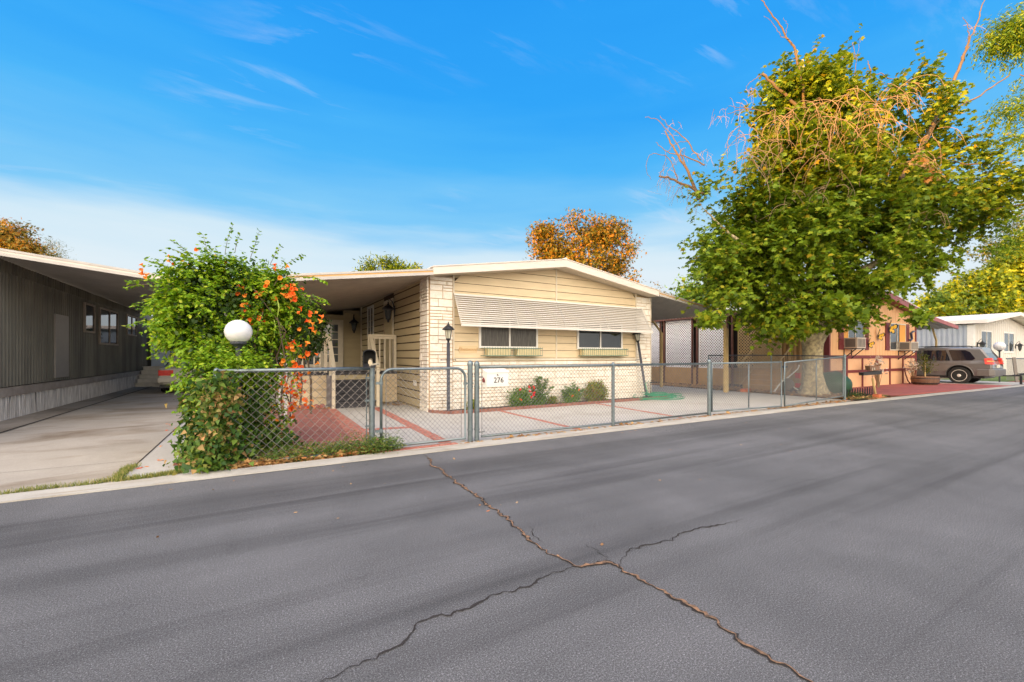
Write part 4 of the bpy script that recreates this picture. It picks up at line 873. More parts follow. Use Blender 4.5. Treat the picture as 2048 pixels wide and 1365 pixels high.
# ------------------------------------------------------------------ plants by the stone wall
def bush(px, py, d, r, label, lf, n=500, size=.05, shape='oval', flowers=None, tall=None, ells=None):
    g0 = onY(px, py, d); b_ = thing('garden_plant', label, 'plant', (g0.x,g0.y,.03)); es = ells or [((g0.x,g0.y,r*.75),(r,r*.6,r*.8))]
    P_, N_ = blobs(es, n, .6, .05, 6); leaves('foliage', lf, P_, size, shape, .3, b_, nrm=N_)
    mb = MB()
    for k in range(7): a = random.uniform(-1,1); mb.tube([(g0.x+a*.05,g0.y,.02),(g0.x+a*r*.6,g0.y+random.uniform(-.1,.1),r*1.3)], [.008,.004], 4)
    if tall:
        for k in range(tall[0]):
            a_ = (k+.5)/tall[0]*2-1; xx = g0.x+a_*.05; hh = tall[1]*(1-.45*abs(a_)**1.5)*random.uniform(.85,1.05); pts = [Vector((xx,g0.y,.05)), Vector((xx+.14*a_,g0.y-.03,hh*.6)), Vector((xx+(.38*a_+random.uniform(-.05,.05)),g0.y-.08*random.random(),hh))]; mb.tube(pts, [.009,.007,.003], 5)
            pp = [pts[1].lerp(pts[2], i/14) if i > 0 else pts[1] for i in range(15)]+[pts[0].lerp(pts[1], i/10) for i in range(3,10)]
            pp = [tuple(v_+Vector((random.uniform(-.01,.01),0,0))) for v_ in pp for _ in range(5)]; dd = [(random.choice((-1,1)),random.uniform(-.7,.3),random.uniform(-.1,.6)) for _ in pp]
            leaves('frond', lf, pp, size*1.4, 'lance', .4, b_, .2, dirs=dd)
    mb.build('stem', 'branch', b_)
    if flowers:
        fm = MB()
        for k in range(flowers[0]):
            c = Vector((g0.x+random.uniform(-r,r)*.9, g0.y-r*.55, .10+random.uniform(.1,r*1.3)))
            for j in range(5): trumpet(fm, c+Vector([random.gauss(0,.012) for _ in range(3)]), (random.uniform(-1,1),-1,random.uniform(-.5,1)), .035)
        fm.build('flower', flowers[1], b_)
    return b_
bush(945,815,10.05,.17,'small patchy orange and green plant behind the two gate posts, in the brick edged bed',L_auburn,420,.05)
bush(1042,806,10.0,.36,'bright red geranium plant, left of the tall frond in the bed before the stone wall',L_rose,1800,.065,'tuft',(8,L_redfl))
bush(1078,806,9.95,.22,'tallest garden plant, an upright frond of long green leaflets in the middle of the bed',L_rose,1100,.065,'lance',None,(9,.95))
bush(1104,805,10.1,.17,'small reddish plant right of the tall frond in the bed',L_auburn,500,.05)
bush(1143,802,10.0,.30,'leafy green rose bush in the bed, left of the round yellowing bush',L_rose,1600,.07,'tuft',(2,L_flower),(5,.66))
bush(1192,800,10.0,.42,'round bush of yellow, green and purple leaves before the stone wall',L_auburn,2800,.055,'oval',None,(3,.66))
P_, _ = blobs([((9.35,9.98,.18),(.35,.2,.2))], 400, .5, .05, 6); 
# hose pile
hs = thing('garden_hose', 'green garden hose in a loose tangled pile on the concrete by the leaning lamp post', 'hose', (11.3,9.4,0))
mb = MB(); rs = random.Random(3); hc = gz(1316,799); pts = []
for i in range(190):
    a = i*.25; k = i/190; rr = .50+.22*math.sin(i*.047)+.12*math.sin(i*.113+2)
    zz_ = .03+.26*k*max(0,1-rr*1.1)+.09*k*abs(math.sin(i*.21))
    pts.append(Vector((hc.x+rr*math.cos(a)*1.15+.12*math.sin(i*.05), hc.y+rr*math.sin(a)*.75+.1*math.cos(i*.043), zz_)))
mb.tube(pts, .0115, 6)
tl = gz(1262,797); mb.tube([pts[0], (hc.x-.9,hc.y-.1,.02), (tl.x+.2,tl.y-.05,.02), (tl.x,tl.y,.10)], .0125, 6); tl2 = gz(1366,797); mb.tube([pts[5], (hc.x+.8,hc.y-.3,.02), (tl2.x,tl2.y,.02)], .0125, 6)
mb.tube([pts[-1],(hc.x-.25,hc.y+.3,.5),(11.35,10.22,.55)], .0125, 6)
mb.build('hose', 'hose', hs, True)
mb = MB(); mb.tube([(11.38,10.2,.0),(11.38,10.2,.52)], .014, 6); mb.tube([(11.38,10.2,.5),(11.38,10.08,.52)], .018, 6); mb.tube([(11.30,10.1,.58),(11.46,10.1,.58)], .01, 6); mb.tube([(11.28,10.2,.1),(11.28,10.2,.5)], .01, 5); mb.build('tap', 'black', hs)

# ------------------------------------------------------------------ weeds, litter, grass strips
def litter(name, label, pts, size, mt_, shape='maple', z=.02):
    P_ = np.array(pts); n = len(P_); D = rng.normal(size=(n,3)); D[:,2] *= .25; Nn = np.zeros((n,3)); Nn[:,2] = 2.5
    o = leaves(name, mt_, P_, size, shape, 2.5, None, 0, nrm=Nn, dirs=D); return tag(o, label, None, None, 'stuff')
def scat(pxr, pyr, n, z=.015, f=gz):
    out = []
    for _ in range(n): v_ = gz(random.uniform(*pxr), random.uniform(*pyr)); out.append((v_.x, v_.y, z+random.uniform(0,.02)))
    return out
pl_ = []
for _ in range(1500):
    x = random.uniform(-.3,1.5); y = 6.35+abs(random.gauss(0,.09 if x < .3 else .35)); pl_.append((x, min(y,7.4), .02+random.uniform(0,.05)))
for _ in range(420):
    x = random.uniform(2.8,15.8); pl_.append((x, 6.34+abs(random.gauss(0,.05)), .02))
for _ in range(200): pl_.append((random.uniform(12,15.9), 6.25+abs(random.gauss(0,.15)), .02))
for _ in range(3600):
    x = 16.25+abs(random.gauss(0,1.1)); pl_.append((min(x,20.1), random.uniform(6.4,15), .025+random.uniform(0,.05)))
for _ in range(200): pl_.append((random.gauss(16.2,.15), random.uniform(6.5,12), .02))
for _ in range(60): pl_.append((random.uniform(2.9,3.7), random.uniform(12.7,13.1), .02))
for _ in range(50): pl_.append((random.gauss(3.45,.15), random.gauss(12.3,.15), .03))
for _ in range(150): pl_.append((random.uniform(.3,1.8), random.gauss(12.4,.07), .03))
for _ in range(150): pl_.append((random.uniform(17,18.4), random.uniform(6.12,6.35), .02))
litter('fallen_leaves', 'dry brown and orange fallen leaves along the kerb, the left fence and round the tree', pl_, .07, L_litter)
pr = []
for _ in range(46): x = random.uniform(-1,14); pr.append((x, 6.0-abs(random.gauss(0,.25))-random.random()**4*3, .008))
for c in ((1036,1005),(702,968),(1205,1088),(1113,1112),(1563,890),(1100,900),(1340,900),(1400,960),(960,1010),(920,905),(1480,890)): v_ = gz(*c); pr.append((v_.x,v_.y,.008))
litter('street_leaves', 'few tiny yellow leaves scattered on the grey asphalt', pr, .034, L_litter, 'oval')
pf = [tuple(gz(x,y)+Vector((0,0,.02))) for x,y in ((345,852),(337,850),(352,858),(333,862),(322,894),(318,924),(284,938),(288,936),(355,845),(600,868),(640,860))]
litter('fallen_petals', 'red and orange flowers dropped on the neighbour driveway beside the vine', [p for p in pf for _ in range(2)], .055, L_flower, 'oval')
wp = []; wd = []
for _ in range(420):
    x = random.uniform(.1,1.85); y = 6.35+abs(random.gauss(0,.28)); x += 0; hh = random.uniform(.06,.24)*(1.2 if 1.1 < x < 1.8 else .8)
    if y > 7.2: continue
    for k in range(14): u = random.random(); wp.append((x+random.gauss(0,.04)*(1+u), y+random.gauss(0,.04)-(.05 if x > 1.3 else 0)*u, .015+hh*u)); wd.append((random.gauss(0,1),random.gauss(0,1),.5))
for _ in range(60):
    x = random.gauss(1.5,.12); y = random.gauss(6.32,.06); 
    for k in range(12): u = random.random(); wp.append((x+random.gauss(0,.05), y+random.gauss(0,.05), .015+.2*u)); wd.append((random.gauss(0,1),random.gauss(0,1),.5))
tag(leaves('weeds', L_weed, wp, .04, 'lance', .3, None, .3, dirs=wd), 'low green weeds and dry grass behind and under the left fence section', kind='stuff')
gp = []
def strip(pix, wdt, n):
    P_ = [gz(*q_) for q_ in pix]
    for _ in range(n):
        k = random.randrange(len(P_)-1); p = P_[k].lerp(P_[k+1], random.random()); gp.append((p.x+random.gauss(0,wdt), p.y+random.gauss(0,wdt), .01))
strip([(0,992),(60,984),(120,977),(190,970),(232,962)], .018, 700); strip([(232,962),(250,945),(268,935)], .03, 900); strip([(232,965),(290,958),(345,950),(366,946)], .028, 1500)
for _ in range(2500): gp.append((random.uniform(-.2,1.4), 6.38+abs(random.gauss(0,.22)), .012))
for _ in range(500): gp.append((random.uniform(16.3,19), random.uniform(6.3,6.6), .012))
gd = [(random.gauss(0,.5), random.gauss(0,.5), 1) for _ in gp]
tag(leaves('grass', L_grass, gp, .045, 'needle', .1, None, .1, dirs=gd), 'short dry grass growing in the driveway joints and behind the left fence', kind='stuff')

# ================================================================== LEFT HOME
lh = thing('mobile_home', 'dark weathered ribbed metal mobile home at the far left', 'mobile home', (-4.7,13,0))
XW = -4.7
mb = MB(); mb.box(-12,9.5,.0,XW-.035,30,3.30); mb.build('wall', 'darkint', lh)
def ribs(mb, y0, y1, z0, z1, x, pitch=.10, depth=.02, out=1, jag=0):
    y = y0; i = 0; pts = []
    while y < y1:
        for k, dd in ((0,0),(.22,1),(.5,1),(.72,0)): pts.append((y+k*pitch, x+out*depth*dd))
        y += pitch
    pts.append((y1, x))
    n = len(pts); sh = [random.uniform(-jag,jag)*(1 if (i//4)%3 == 0 else .3) for i in range(n)]
    mb.add([(b_, a_, z0) for a_, b_ in pts]+[(b_, a_+sh[i], z1) for i, (a_, b_) in enumerate(pts)], [(i,i+1,n+i+1,n+i) for i in range(n-1)])
mb = MB(); ribs(mb, 9.5, 30, .72, 3.24, XW-.04, .155, .045); mb.build('ribbed_siding', 'oldmetal', lh)
mb = MB(); ribs(mb, 9.5, 30, 3.20, 3.46, XW+.03, .16); mb.build('top_band', 'oldmetal', lh)
mb = MB(); mb.box(XW-.1,9.5,.52,XW+.09,26.6,.70); mb.build('ledge', 'sill', lh)
mb = MB(); ribs(mb, 9.5, 26.6, .0, .53, XW+.03, .085, .028, 1, .035); mb.build('skirting', 'skirtmetal', lh)
mb = MB(); mb.box(XW-.02,16.45,.80,XW+.03,17.40,2.54); mb.build('door', 'doorgrey', lh)
def xwin(y0, z0, y1, z1, mull, parent, panes=('glassdark',), mt='sill', x=XW, o=1):
    mb = MB(); f = .06
    for a in ((y0,z0,y1,z0+f),(y0,z1-f,y1,z1),(y0,z0+f,y0+f,z1-f),(y1-f,z0+f,y1,z1-f)): mb.box(x-.02,a[0],a[1],x+.05*o,a[2],a[3])
    for q_ in mull: mb.box(x-.02,q_-.02,z0+f,x+.045*o,q_+.02,z1-f)
    w_ = mb.build('window', mt, parent); mb = MB(); mb.box(x+.012*o,y0+f,z0+f,x+.02*o,y1-f,z1-f); mb.build('pane', panes[0], w_)
xwin(18.75,2.15,19.75,3.1,[],lh); xwin(20.3,1.8,22.6,3.1,[21.5],lh); xwin(24.0,2.28,25.75,3.15,[24.9],lh)
lc = carport('carport', 'wide flat carport roof on the side of the dark metal home, with a pale fascia', -4.72, 3.46, -1.25, 3.06, 12.6, 27.2, 'carportmetal')
for ch in [o for o in bpy.data.objects if o.parent == lc and o.name.startswith('gutter')]: ch.data.materials.clear(); ch.data.materials.append(M['fascia'])
for y in (17.5, 22.0, 26.5): mb = MB(); mb.box(-1.38,y,0,-1.31,y+.07,3.07); mb.build('post', 'sill', lc)
st = thing('concrete_steps', 'pale stair of five treads at the end of the dark metal home', 'steps', (-4.2,25.4,0))
for i in range(5): mb = MB(); mb.box(-4.60+.02*i,25.1+.28*i,0,-3.35,26.8,.18*(i+1)-.03); mb.box(-4.64+.02*i,25.06+.28*i,.18*(i+1)-.03,-3.33,26.8,.18*(i+1)); mb.build('step', 'concretestep', st)
sdm = thing('storage_shed', 'pale blue white shed with a dark iron railing, at the end of the left driveway', 'shed', (-3,28.5,0))
mb = MB(); mb.box(-4.55,28.2,0,.6,31,2.7); mb.build('wall', 'bluewhite', sdm)
mb = MB(); mb.box(-4.3,28.15,.9,-3.75,28.2,2.75); mb.build('door', 'bluewhite', sdm)
mb = MB(); mb.box(-4.6,28.05,2.7,.7,31.1,2.85); mb.build('roof', 'whiteroof', sdm)
mb = MB()
for i in range(12): x = -3.65+.13*i; mb.tube([(x,27.2,.9),(x,27.2,2.0)], .012, 5)
mb.tube([(-3.7,27.2,2.0),(-2.2,27.2,2.0)], .02, 6); mb.tube([(-3.7,27.2,1.0),(-2.2,27.2,1.0)], .02, 6)
mb.tube([(-3.65,27.2,0),(-3.65,27.2,2.0)], .02, 6); mb.tube([(-2.2,27.2,0),(-2.2,27.2,2.0)], .02, 6); tag(mb.build('iron_railing', 'black'), 'dark iron railing at the top of the pale steps by the blue white shed', 'railing')
P_, N_ = blobs([((-2.5,26.9,1.9),(.7,.4,.9))], 1600, .6, .12, 8); hb = thing('hedge_plant', 'dark climbing plant behind the white car at the end of the left driveway', 'plant', (-2.5,26.9,0)); leaves('foliage', L_dark, P_, .12, 'oval', .3, hb)

# ------------------------------------------------------------------ cars
def loft(stations, prof):
    """stations: (y, halfwidth scale, rear/front lean, [z list]) ; prof: x list"""
    mb = MB(); rings = []
    for y, ws, lean, pts in stations:
        ring = [(x*ws, y+lean*max(0, z-1.1), z) for x, z in pts]
        full = ring+[(-x, yy, z) for x, yy, z in reversed(ring[1:-1])]
        rings.append(full)
    n = len(rings[0]); vs = [v_ for r_ in rings for v_ in r_]
    fs = [(i*n+k, (i+1)*n+k, (i+1)*n+(k+1)%n, i*n+(k+1)%n) for i in range(len(rings)-1) for k in range(n)]
    fs += [list(range(n)), list(range(len(rings)*n-1, (len(rings)-1)*n-1, -1))]
    return mb.add(vs, fs)
def cut_wheels(ob, centres, r, hw):
    for c in centres:
        mb = MB(); mb.lathe([(r,-.45),(r,.45)], c, 28, 'X'); cu = mb.build('cutter', 'black')
        md = ob.modifiers.new('b', 'BOOLEAN'); md.object = cu; md.operation = 'DIFFERENCE'; md.solver = 'EXACT'
        bpy.context.view_layer.update(); me = bpy.data.meshes.new_from_object(ob.evaluated_get(bpy.context.evaluated_depsgraph_get()))
        ob.modifiers.clear(); ob.data = me; bpy.data.objects.remove(cu)
def place(mb, o): mb.v = [(v_[0]+o[0], v_[1]+o[1], v_[2]+o[2]) for v_ in mb.v]; return mb
def wheel(mbx, parent, c, r, w_, side, fancy):
    x, y, z = c; s_ = side
    mb = MB(); mb.lathe([(r*.66,-w_/2),(r*.95,-w_/2),(r,-w_/2+.03),(r,w_/2-.03),(r*.95,w_/2),(r*.66,w_/2)], c, 32, 'X'); wh = mb.build('wheel', 'rubber', parent, False)
    mb = MB(); o = s_*w_/2
    prof = [(r*.67,o*.80),(r*.70,o*1.04),(r*.66,o*1.05),(r*.60,o*.72),(r*.2,o*.6),(.002,o*.6)]
    if s_ < 0: prof = prof
    mb.lathe(prof, c, 28, 'X')
    for k in range(6):
        a = PI/3*k+.3; u = Vector((0,math.cos(a),math.sin(a))); q_ = Vector((0,-math.sin(a),math.cos(a))); cc = Vector(c)
        mb.hexa([cc+u*.06+q_*.05+Vector((o*.6,0,0)), cc+u*.06-q_*.05+Vector((o*.6,0,0)), cc+u*r*.62-q_*.038+Vector((o*.7,0,0)), cc+u*r*.62+q_*.038+Vector((o*.7,0,0))],
                [cc+u*.06+q_*.04+Vector((o*.95,0,0)), cc+u*.06-q_*.04+Vector((o*.95,0,0)), cc+u*r*.62-q_*.03+Vector((o*.98,0,0)), cc+u*r*.62+q_*.03+Vector((o*.98,0,0))])
    mb.lathe([(.075,o*.6),(.075,o*1.02),(.05,o*1.1),(.002,o*1.1)], c, 16, 'X'); mb.build('rim', 'chrome', wh, False)
def suv():
    C0 = (31.28, 6.24, .012); g_ = thing('parked_car', 'pewter grey sport utility car parked nose in between the peach and white homes', 'car', C0)
    def S(y, ws, lean, zb, belt, zr, xr, xb=.905): return (y, ws, lean, [(0,zb),(.78,zb),(.90,zb+.07),(.945,.62),(.95,.80),(.94,1.0),(xb,belt-.02),(xb-.02,belt),(xr,max(belt+.005,zr-.09)),(xr-.035,max(belt+.008,zr-.03)),(xr-.12,max(belt+.01,zr)),(0,max(belt+.012,zr+.03))])
    st_ = [S(.02,.93,.62,.40,1.14,1.78,.77), S(.10,.985,.62,.36,1.14,1.79,.78), S(.75,1,.12,.33,1.14,1.80,.78), S(2.0,1,0,.32,1.12,1.81,.78), S(3.0,1,0,.32,1.10,1.79,.77), S(3.85,.99,0,.32,1.08,1.10,.80), S(4.6,.96,0,.34,1.02,1.03,.80), S(4.86,.88,0,.40,.86,.87,.78)]
    bd = place(loft(st_, None), C0).build('body', 'suv', g_); r_ = .415; wc = [(1.16, -1),(1.16, 1),(4.05,-1),(4.05,1)]
    cut_wheels(bd, [(C0[0]+s_*.95, C0[1]+y, r_+.03) for y, s_ in wc], .50, .3)
    bv = bd.modifiers.new('bevel', 'BEVEL'); bv.width = .018; bv.segments = 2; bv.limit_method = 'ANGLE'; bv.angle_limit = R(28)
    mb = MB(); mb.box(-.70,.5,.40,.70,4.5,.95); place(mb, C0).build('wheel_well', 'black', g_)
    for y, s_ in wc: wheel(None, g_, (C0[0]+s_*.83, C0[1]+y, r_), r_, .25, s_, True)
    for y, s_ in wc:
        mb = MB(); c = Vector((C0[0]+s_*.945, C0[1]+y, r_+.03)); mb.tube([c+Vector((0, .505*math.cos(a), .505*math.sin(a))) for a in [PI*k/16-.05 for k in range(17)]], .02, 5); mb.build('wheel_arch', 'suvlow', g_)
    for s_ in (-1,1):
        def gp_(pts, nm, m_, o=.008):
            P_ = []
            for y, z in pts: xx = .905+(.78-.905)*(z-1.12)/(1.72-1.12); P_.append((C0[0]+s_*(xx+o), C0[1]+y, z))
            mb = MB(); mb.poly(P_); mb.add([(p[0]-s_*.01,p[1],p[2]) for p in P_]+P_, [(i,(i+1)%len(P_),len(P_)+(i+1)%len(P_),len(P_)+i) for i in range(len(P_))]); return mb.build(nm, m_, g_)
        gp_([(.60,1.25),(.72,1.18),(1.40,1.16),(1.58,1.68),(.98,1.68),(.80,1.58)], 'window', 'carglass')
        gp_([(1.50,1.16),(2.55,1.15),(2.55,1.68),(1.68,1.68)], 'window', 'carglass')
        gp_([(2.65,1.15),(3.60,1.13),(3.12,1.66),(2.65,1.68)], 'window', 'glassmid')
        mb = MB()
        for y in (1.78,): mb.box(C0[0]+s_*.885,C0[1]+y-.015,1.16,C0[0]+s_*.915,C0[1]+y+.015,1.40)
        for yy in (1.62,2.6,3.62): mb.hexa([(C0[0]+s_*.949,C0[1]+yy,.5),(C0[0]+s_*.953,C0[1]+yy,.5),(C0[0]+s_*.953,C0[1]+yy+.008,.5),(C0[0]+s_*.949,C0[1]+yy+.008,.5)], [(C0[0]+s_*.915,C0[1]+yy,1.12),(C0[0]+s_*.921,C0[1]+yy,1.12),(C0[0]+s_*.921,C0[1]+yy+.008,1.12),(C0[0]+s_*.915,C0[1]+yy+.008,1.12)])
        mb.build('door_seam', 'black', g_)
        mb = MB(); mb.box(C0[0]+s_*.935,C0[1]+1.72,.98,C0[0]+s_*.975,C0[1]+1.90,1.015); mb.build('door_handle', 'suvlow', g_)
        mb = MB(); x = s_*.66; mb.tube([(x,.75,1.80),(x,.85,1.87),(x,1.9,1.885),(x,2.9,1.86),(x,3.0,1.80)], .018, 6); place(mb, C0).build('roof_rail', 'black', g_)
        mb = MB(); mb.hexa([(s_*.70,-.01,.97),(s_*.92,.0,.97),(s_*.965,.26,.98),(s_*.70,.2,.97)], [(s_*.70,.05,1.28),(s_*.88,.06,1.28),(s_*.925,.30,1.26),(s_*.70,.2,1.28)]); tl_ = place(mb, C0).build('tail_light', 'tail', g_)
        mb = MB(); mb.hexa([(s_*.72,-.016,1.10),(s_*.90,-.006,1.10),(s_*.945,.2,1.10),(s_*.72,.1,1.10)], [(s_*.72,.0,1.15),(s_*.89,.01,1.15),(s_*.935,.2,1.15),(s_*.72,.1,1.15)]); place(mb, C0).build('lens', 'tailamber', tl_)
    mb = MB(); mb.poly([(x,y,z) for x,y,z in ((-.70,.115,1.18),(.70,.115,1.18),(.62,.42,1.68),(-.62,.42,1.68))]); place(mb, C0).build('rear_window', 'carglass2', g_)
    mb = MB(); n = 9; A_ = [(-.97,.55),(-.98,.12),(-.90,-.06),(-.6,-.13),(.6,-.13),(.90,-.06),(.98,.12),(.97,.55)]
    mb.prismZ(A_+[(.6,.3),(-.6,.3)], .40, .74); bu = place(mb, C0).build('rear_bumper', 'suvlow', g_); b2 = bu.modifiers.new('bevel', 'BEVEL'); b2.width = .04; b2.segments = 3
    mb = MB(); mb.box(-.20,-.005,.80,.20,.03,.95); place(mb, C0).build('licence_plate', 'plate', g_)
    mb = MB(); mb.box(-.85,.3,.28,.85,4.6,.36); place(mb, C0).build('underbody', 'black', g_)
suv()
hr = thing('cargo_rack', 'low black hitch rack with a red end standing out behind the grey car', 'rack', (31.3,5.6,0)); mb = MB()
mb.bar((31.28,6.3,.42),(31.5,5.55,.45),.06,.06); mb.bar((30.9,5.7,.47),(33.6,5.55,.47),.05,.05); mb.bar((30.9,5.55,.55),(33.6,5.4,.55),.03,.03)
for k in range(9): mb.bar((31.0+.32*k,5.7,.47),(31.0+.32*k,5.42,.55),.02,.02)
mb.build('frame', 'black', hr); mb = MB(); mb.box(33.6,5.4,.42,33.68,5.6,.58); mb.build('reflector', 'red', hr); mb = MB(); mb.bar((31.5,5.56,.42),(31.5,5.56,.04),.08,.08); mb.build('jack', 'black', hr)
def sedan():
    C0 = (-2.28, 20.35, .006); g_ = thing('parked_car', 'cream sedan with red tail lights parked in the left driveway, half hidden by the vine', 'car', C0)
    def S(y, ws, zb, belt, zr, xr): return (y, ws, 0, [(0,zb),(.70,zb),(.80,zb+.06),(.85,.50),(.86,.66),(.84,belt-.04),(.80,belt),(xr,max(belt+.01,zr-.06)),(xr-.1,max(belt+.015,zr)),(0,max(belt+.02,zr+.02))])
    st_ = [S(.0,.90,.36,.88,.90,.66),S(.10,.98,.30,.93,.95,.68),S(.95,1,.26,.96,.98,.70),S(1.55,1,.24,.95,1.40,.60),S(2.8,1,.24,.93,1.40,.60),S(3.5,1,.24,.92,.94,.68),S(4.5,.97,.28,.80,.82,.66),S(4.75,.85,.34,.68,.70,.6)]
    bd = place(loft(st_, None), C0).build('body', 'carwhite', g_); wc = [(1.0,-1),(1.0,1),(3.8,-1),(3.8,1)]
    cut_wheels(bd, [(C0[0]+s_*.85, C0[1]+y, .33) for y, s_ in wc], .37, .3); bv = bd.modifiers.new('bevel', 'BEVEL'); bv.width = .02; bv.segments = 2; bv.limit_method = 'ANGLE'; bv.angle_limit = R(25)
    for y, s_ in wc: wheel(None, g_, (C0[0]+s_*.74, C0[1]+y, .315), .315, .2, s_, False)
    mb = MB(); mb.box(-.62,.5,.3,.62,4.3,.8); place(mb, C0).build('wheel_well', 'black', g_)
    for s_ in (-1,1):
        mb = MB(); a_, c_2 = sorted((s_*.36, s_*.80)); mb.box(a_,-.02,.66,c_2,.12,.86); place(mb, C0).build('tail_light', 'tail', g_)
        mb = MB(); P_ = [(1.25,1.0),(1.62,1.32),(2.75,1.33),(3.25,1.0)]; P_ = [(C0[0]+s_*(.80+(.60-.80)*(z-.95)/.40+.01), C0[1]+y, z) for y, z in P_]; mb.poly(P_); mb.build('window', 'carglass', g_)
    mb = MB(); mb.poly([(-.58,1.02,1.03),(.58,1.02,1.03),(.5,1.50,1.36),(-.5,1.50,1.36)]); place(mb, C0).build('rear_window', 'carglass', g_)
    mb = MB(); mb.box(-.82,-.08,.40,.82,.2,.60); bu = place(mb, C0).build('rear_bumper', 'carwhite', g_); b2 = bu.modifiers.new('bevel', 'BEVEL'); b2.width = .03; b2.segments = 2
    mb = MB(); mb.box(-.8,.1,.2,.8,4.5,.28); place(mb, C0).build('underbody', 'black', g_); mb = MB(); mb.box(-.26,-.03,.66,.26,0,.82); place(mb, C0).build('licence_plate', 'plate', g_)
sedan()

# ================================================================== PEACH HOME
YP, PX0, PX1 = 8.80, 20.30, 29.45
ph = thing('mobile_home', 'peach mobile home with burgundy shutters and burgundy grid panelling', 'mobile home', (24.9,YP,0)); PM = 24.9
mb = MB(); mb.prismY([(PX0+.02,0),(PX1-.02,0),(PX1-.02,3.40),(PM,4.12),(PX0+.02,3.40)], YP+.02, 24); mb.build('wall', 'peachpanel', ph)
mb = MB(); x = PX0+.05
while x < PX1-.05:
    x2 = min(x+.30, PX1-.05)
    def rz(q_): return 3.40+(4.12-3.40)*(1-abs(q_-PM)/(PM-PX0))
    mb.hexa([(x+.008,YP+.005,1.42),(x2-.008,YP+.005,1.42),(x2-.008,YP+.02,1.42),(x+.008,YP+.02,1.42)], [(x+.008,YP+.005,rz(x)-.02),(x2-.008,YP+.005,rz(x2)-.02),(x2-.008,YP+.02,rz(x2)-.02),(x+.008,YP+.02,rz(x)-.02)]); x = x2
mb.build('siding', 'peach', ph)
mb = MB(); ribs(mb, YP+.15, 24, .0, 3.3, PX0, .22, .03, -1); mb.build('ribbed_siding', 'tancorr', ph)
mb = MB(); mb.box(PX0-.03,YP-.03,0,PX0+.09,YP+.16,3.42); mb.box(PX1-.09,YP-.03,0,PX1+.03,YP+.12,3.42)
for z0, z1 in ((1.28,1.42),(.66,.78)): mb.box(PX0+.09,YP-.022,z0,PX1-.09,YP+.012,z1)
for q_ in (1694,1725,1754,1780,1806):
    xx = onY(q_, 740, YP).x; mb.box(xx-.05,YP-.018,.02,xx+.05,YP+.014,.658); mb.box(xx-.05,YP-.018,.782,xx+.05,YP+.014,1.278)
mb.build('trim', 'fascia_red', ph)
mb = MB(); xm = onY(1752, 650, YP).x; mb.box(xm-.03,YP-.012,1.42,xm+.03,YP+.01,4.05); mb.build('seam_trim', 'peachpanel', ph)
Y1 = 8.40
def pg_(x, top): return (4.33 if top else 4.10)-(4.33-3.56)*abs(x-PM)/(PX1+.35-PM)
mb = MB()
for a, c in ((PX0-.35,PM),(PM,PX1+.35)): mb.hexa([(a,Y1+.05,pg_(a,0)+.02),(c,Y1+.05,pg_(c,0)+.02),(c,24.2,pg_(c,0)+.02),(a,24.2,pg_(a,0)+.02)], [(a,Y1+.05,pg_(a,1)),(c,Y1+.05,pg_(c,1)),(c,24.2,pg_(c,1)),(a,24.2,pg_(a,1))])
rfp = mb.build('roof', 'fascia_red', ph); mb = MB()
for a, c in ((PX0-.35,PM),(PM,PX1+.35)): mb.hexa([(a,Y1,pg_(a,0)),(c,Y1,pg_(c,0)),(c,Y1+.05,pg_(c,0)),(a,Y1+.05,pg_(a,0))], [(a,Y1,pg_(a,1)+.01),(c,Y1,pg_(c,1)+.01),(c,Y1+.05,pg_(c,1)+.01),(a,Y1+.05,pg_(a,1)+.01)])
mb.build('fascia', 'fascia_pink', rfp)
mb = MB()
for a, c in ((PX0-.36,PM),(PM,PX1+.36)): mb.hexa([(a,Y1-.02,pg_(a,1)+.012),(c,Y1-.02,pg_(c,1)+.012),(c,24.2,pg_(c,1)+.012),(a,24.2,pg_(a,1)+.012)], [(a,Y1-.02,pg_(a,1)+.05),(c,Y1-.02,pg_(c,1)+.05),(c,24.2,pg_(c,1)+.05),(a,24.2,pg_(a,1)+.05)])
mb.build('roof_sheet', 'whiteroof', rfp)
for a, c in ((21.93,23.50),(26.20,28.10)):
    w_ = window(a, 1.66, c, 2.98, YP, [(a+c)/2-.1], 'glassmid', ph, 'trim', .05)
    mb = MB(); hx0, hx1 = (a-.36, a+.02) if a < 24 else (c-.75, c-.06); mb.box(hx0 if a < 24 else hx0,YP-.02 if a < 24 else YP-.0285,1.72,hx1,YP-.003 if a < 24 else YP-.014,2.92); mb.build('plywood_panel', 'orangepanel' if 'orangepanel' in M else M.setdefault('orangepanel', mat('orange_curtain', (.72,.33,.06), .7)), w_)
for a, c in ((21.12,21.52),(23.53,23.92),(25.75,26.16),(28.13,28.50)):
    mb = MB(); mb.box(a,YP-.04,1.66,c,YP+.0,2.98)
    for k in (1.78,2.80): mb.box(a,YP-.052,k,c,YP-.04,k+.07)
    n = 4
    for k in range(1,n): mb.box(a+(c-a)*k/n-.006,YP-.046,1.87,a+(c-a)*k/n+.006,YP-.04,2.79)
    mb.build('shutter', 'fascia_red', ph)
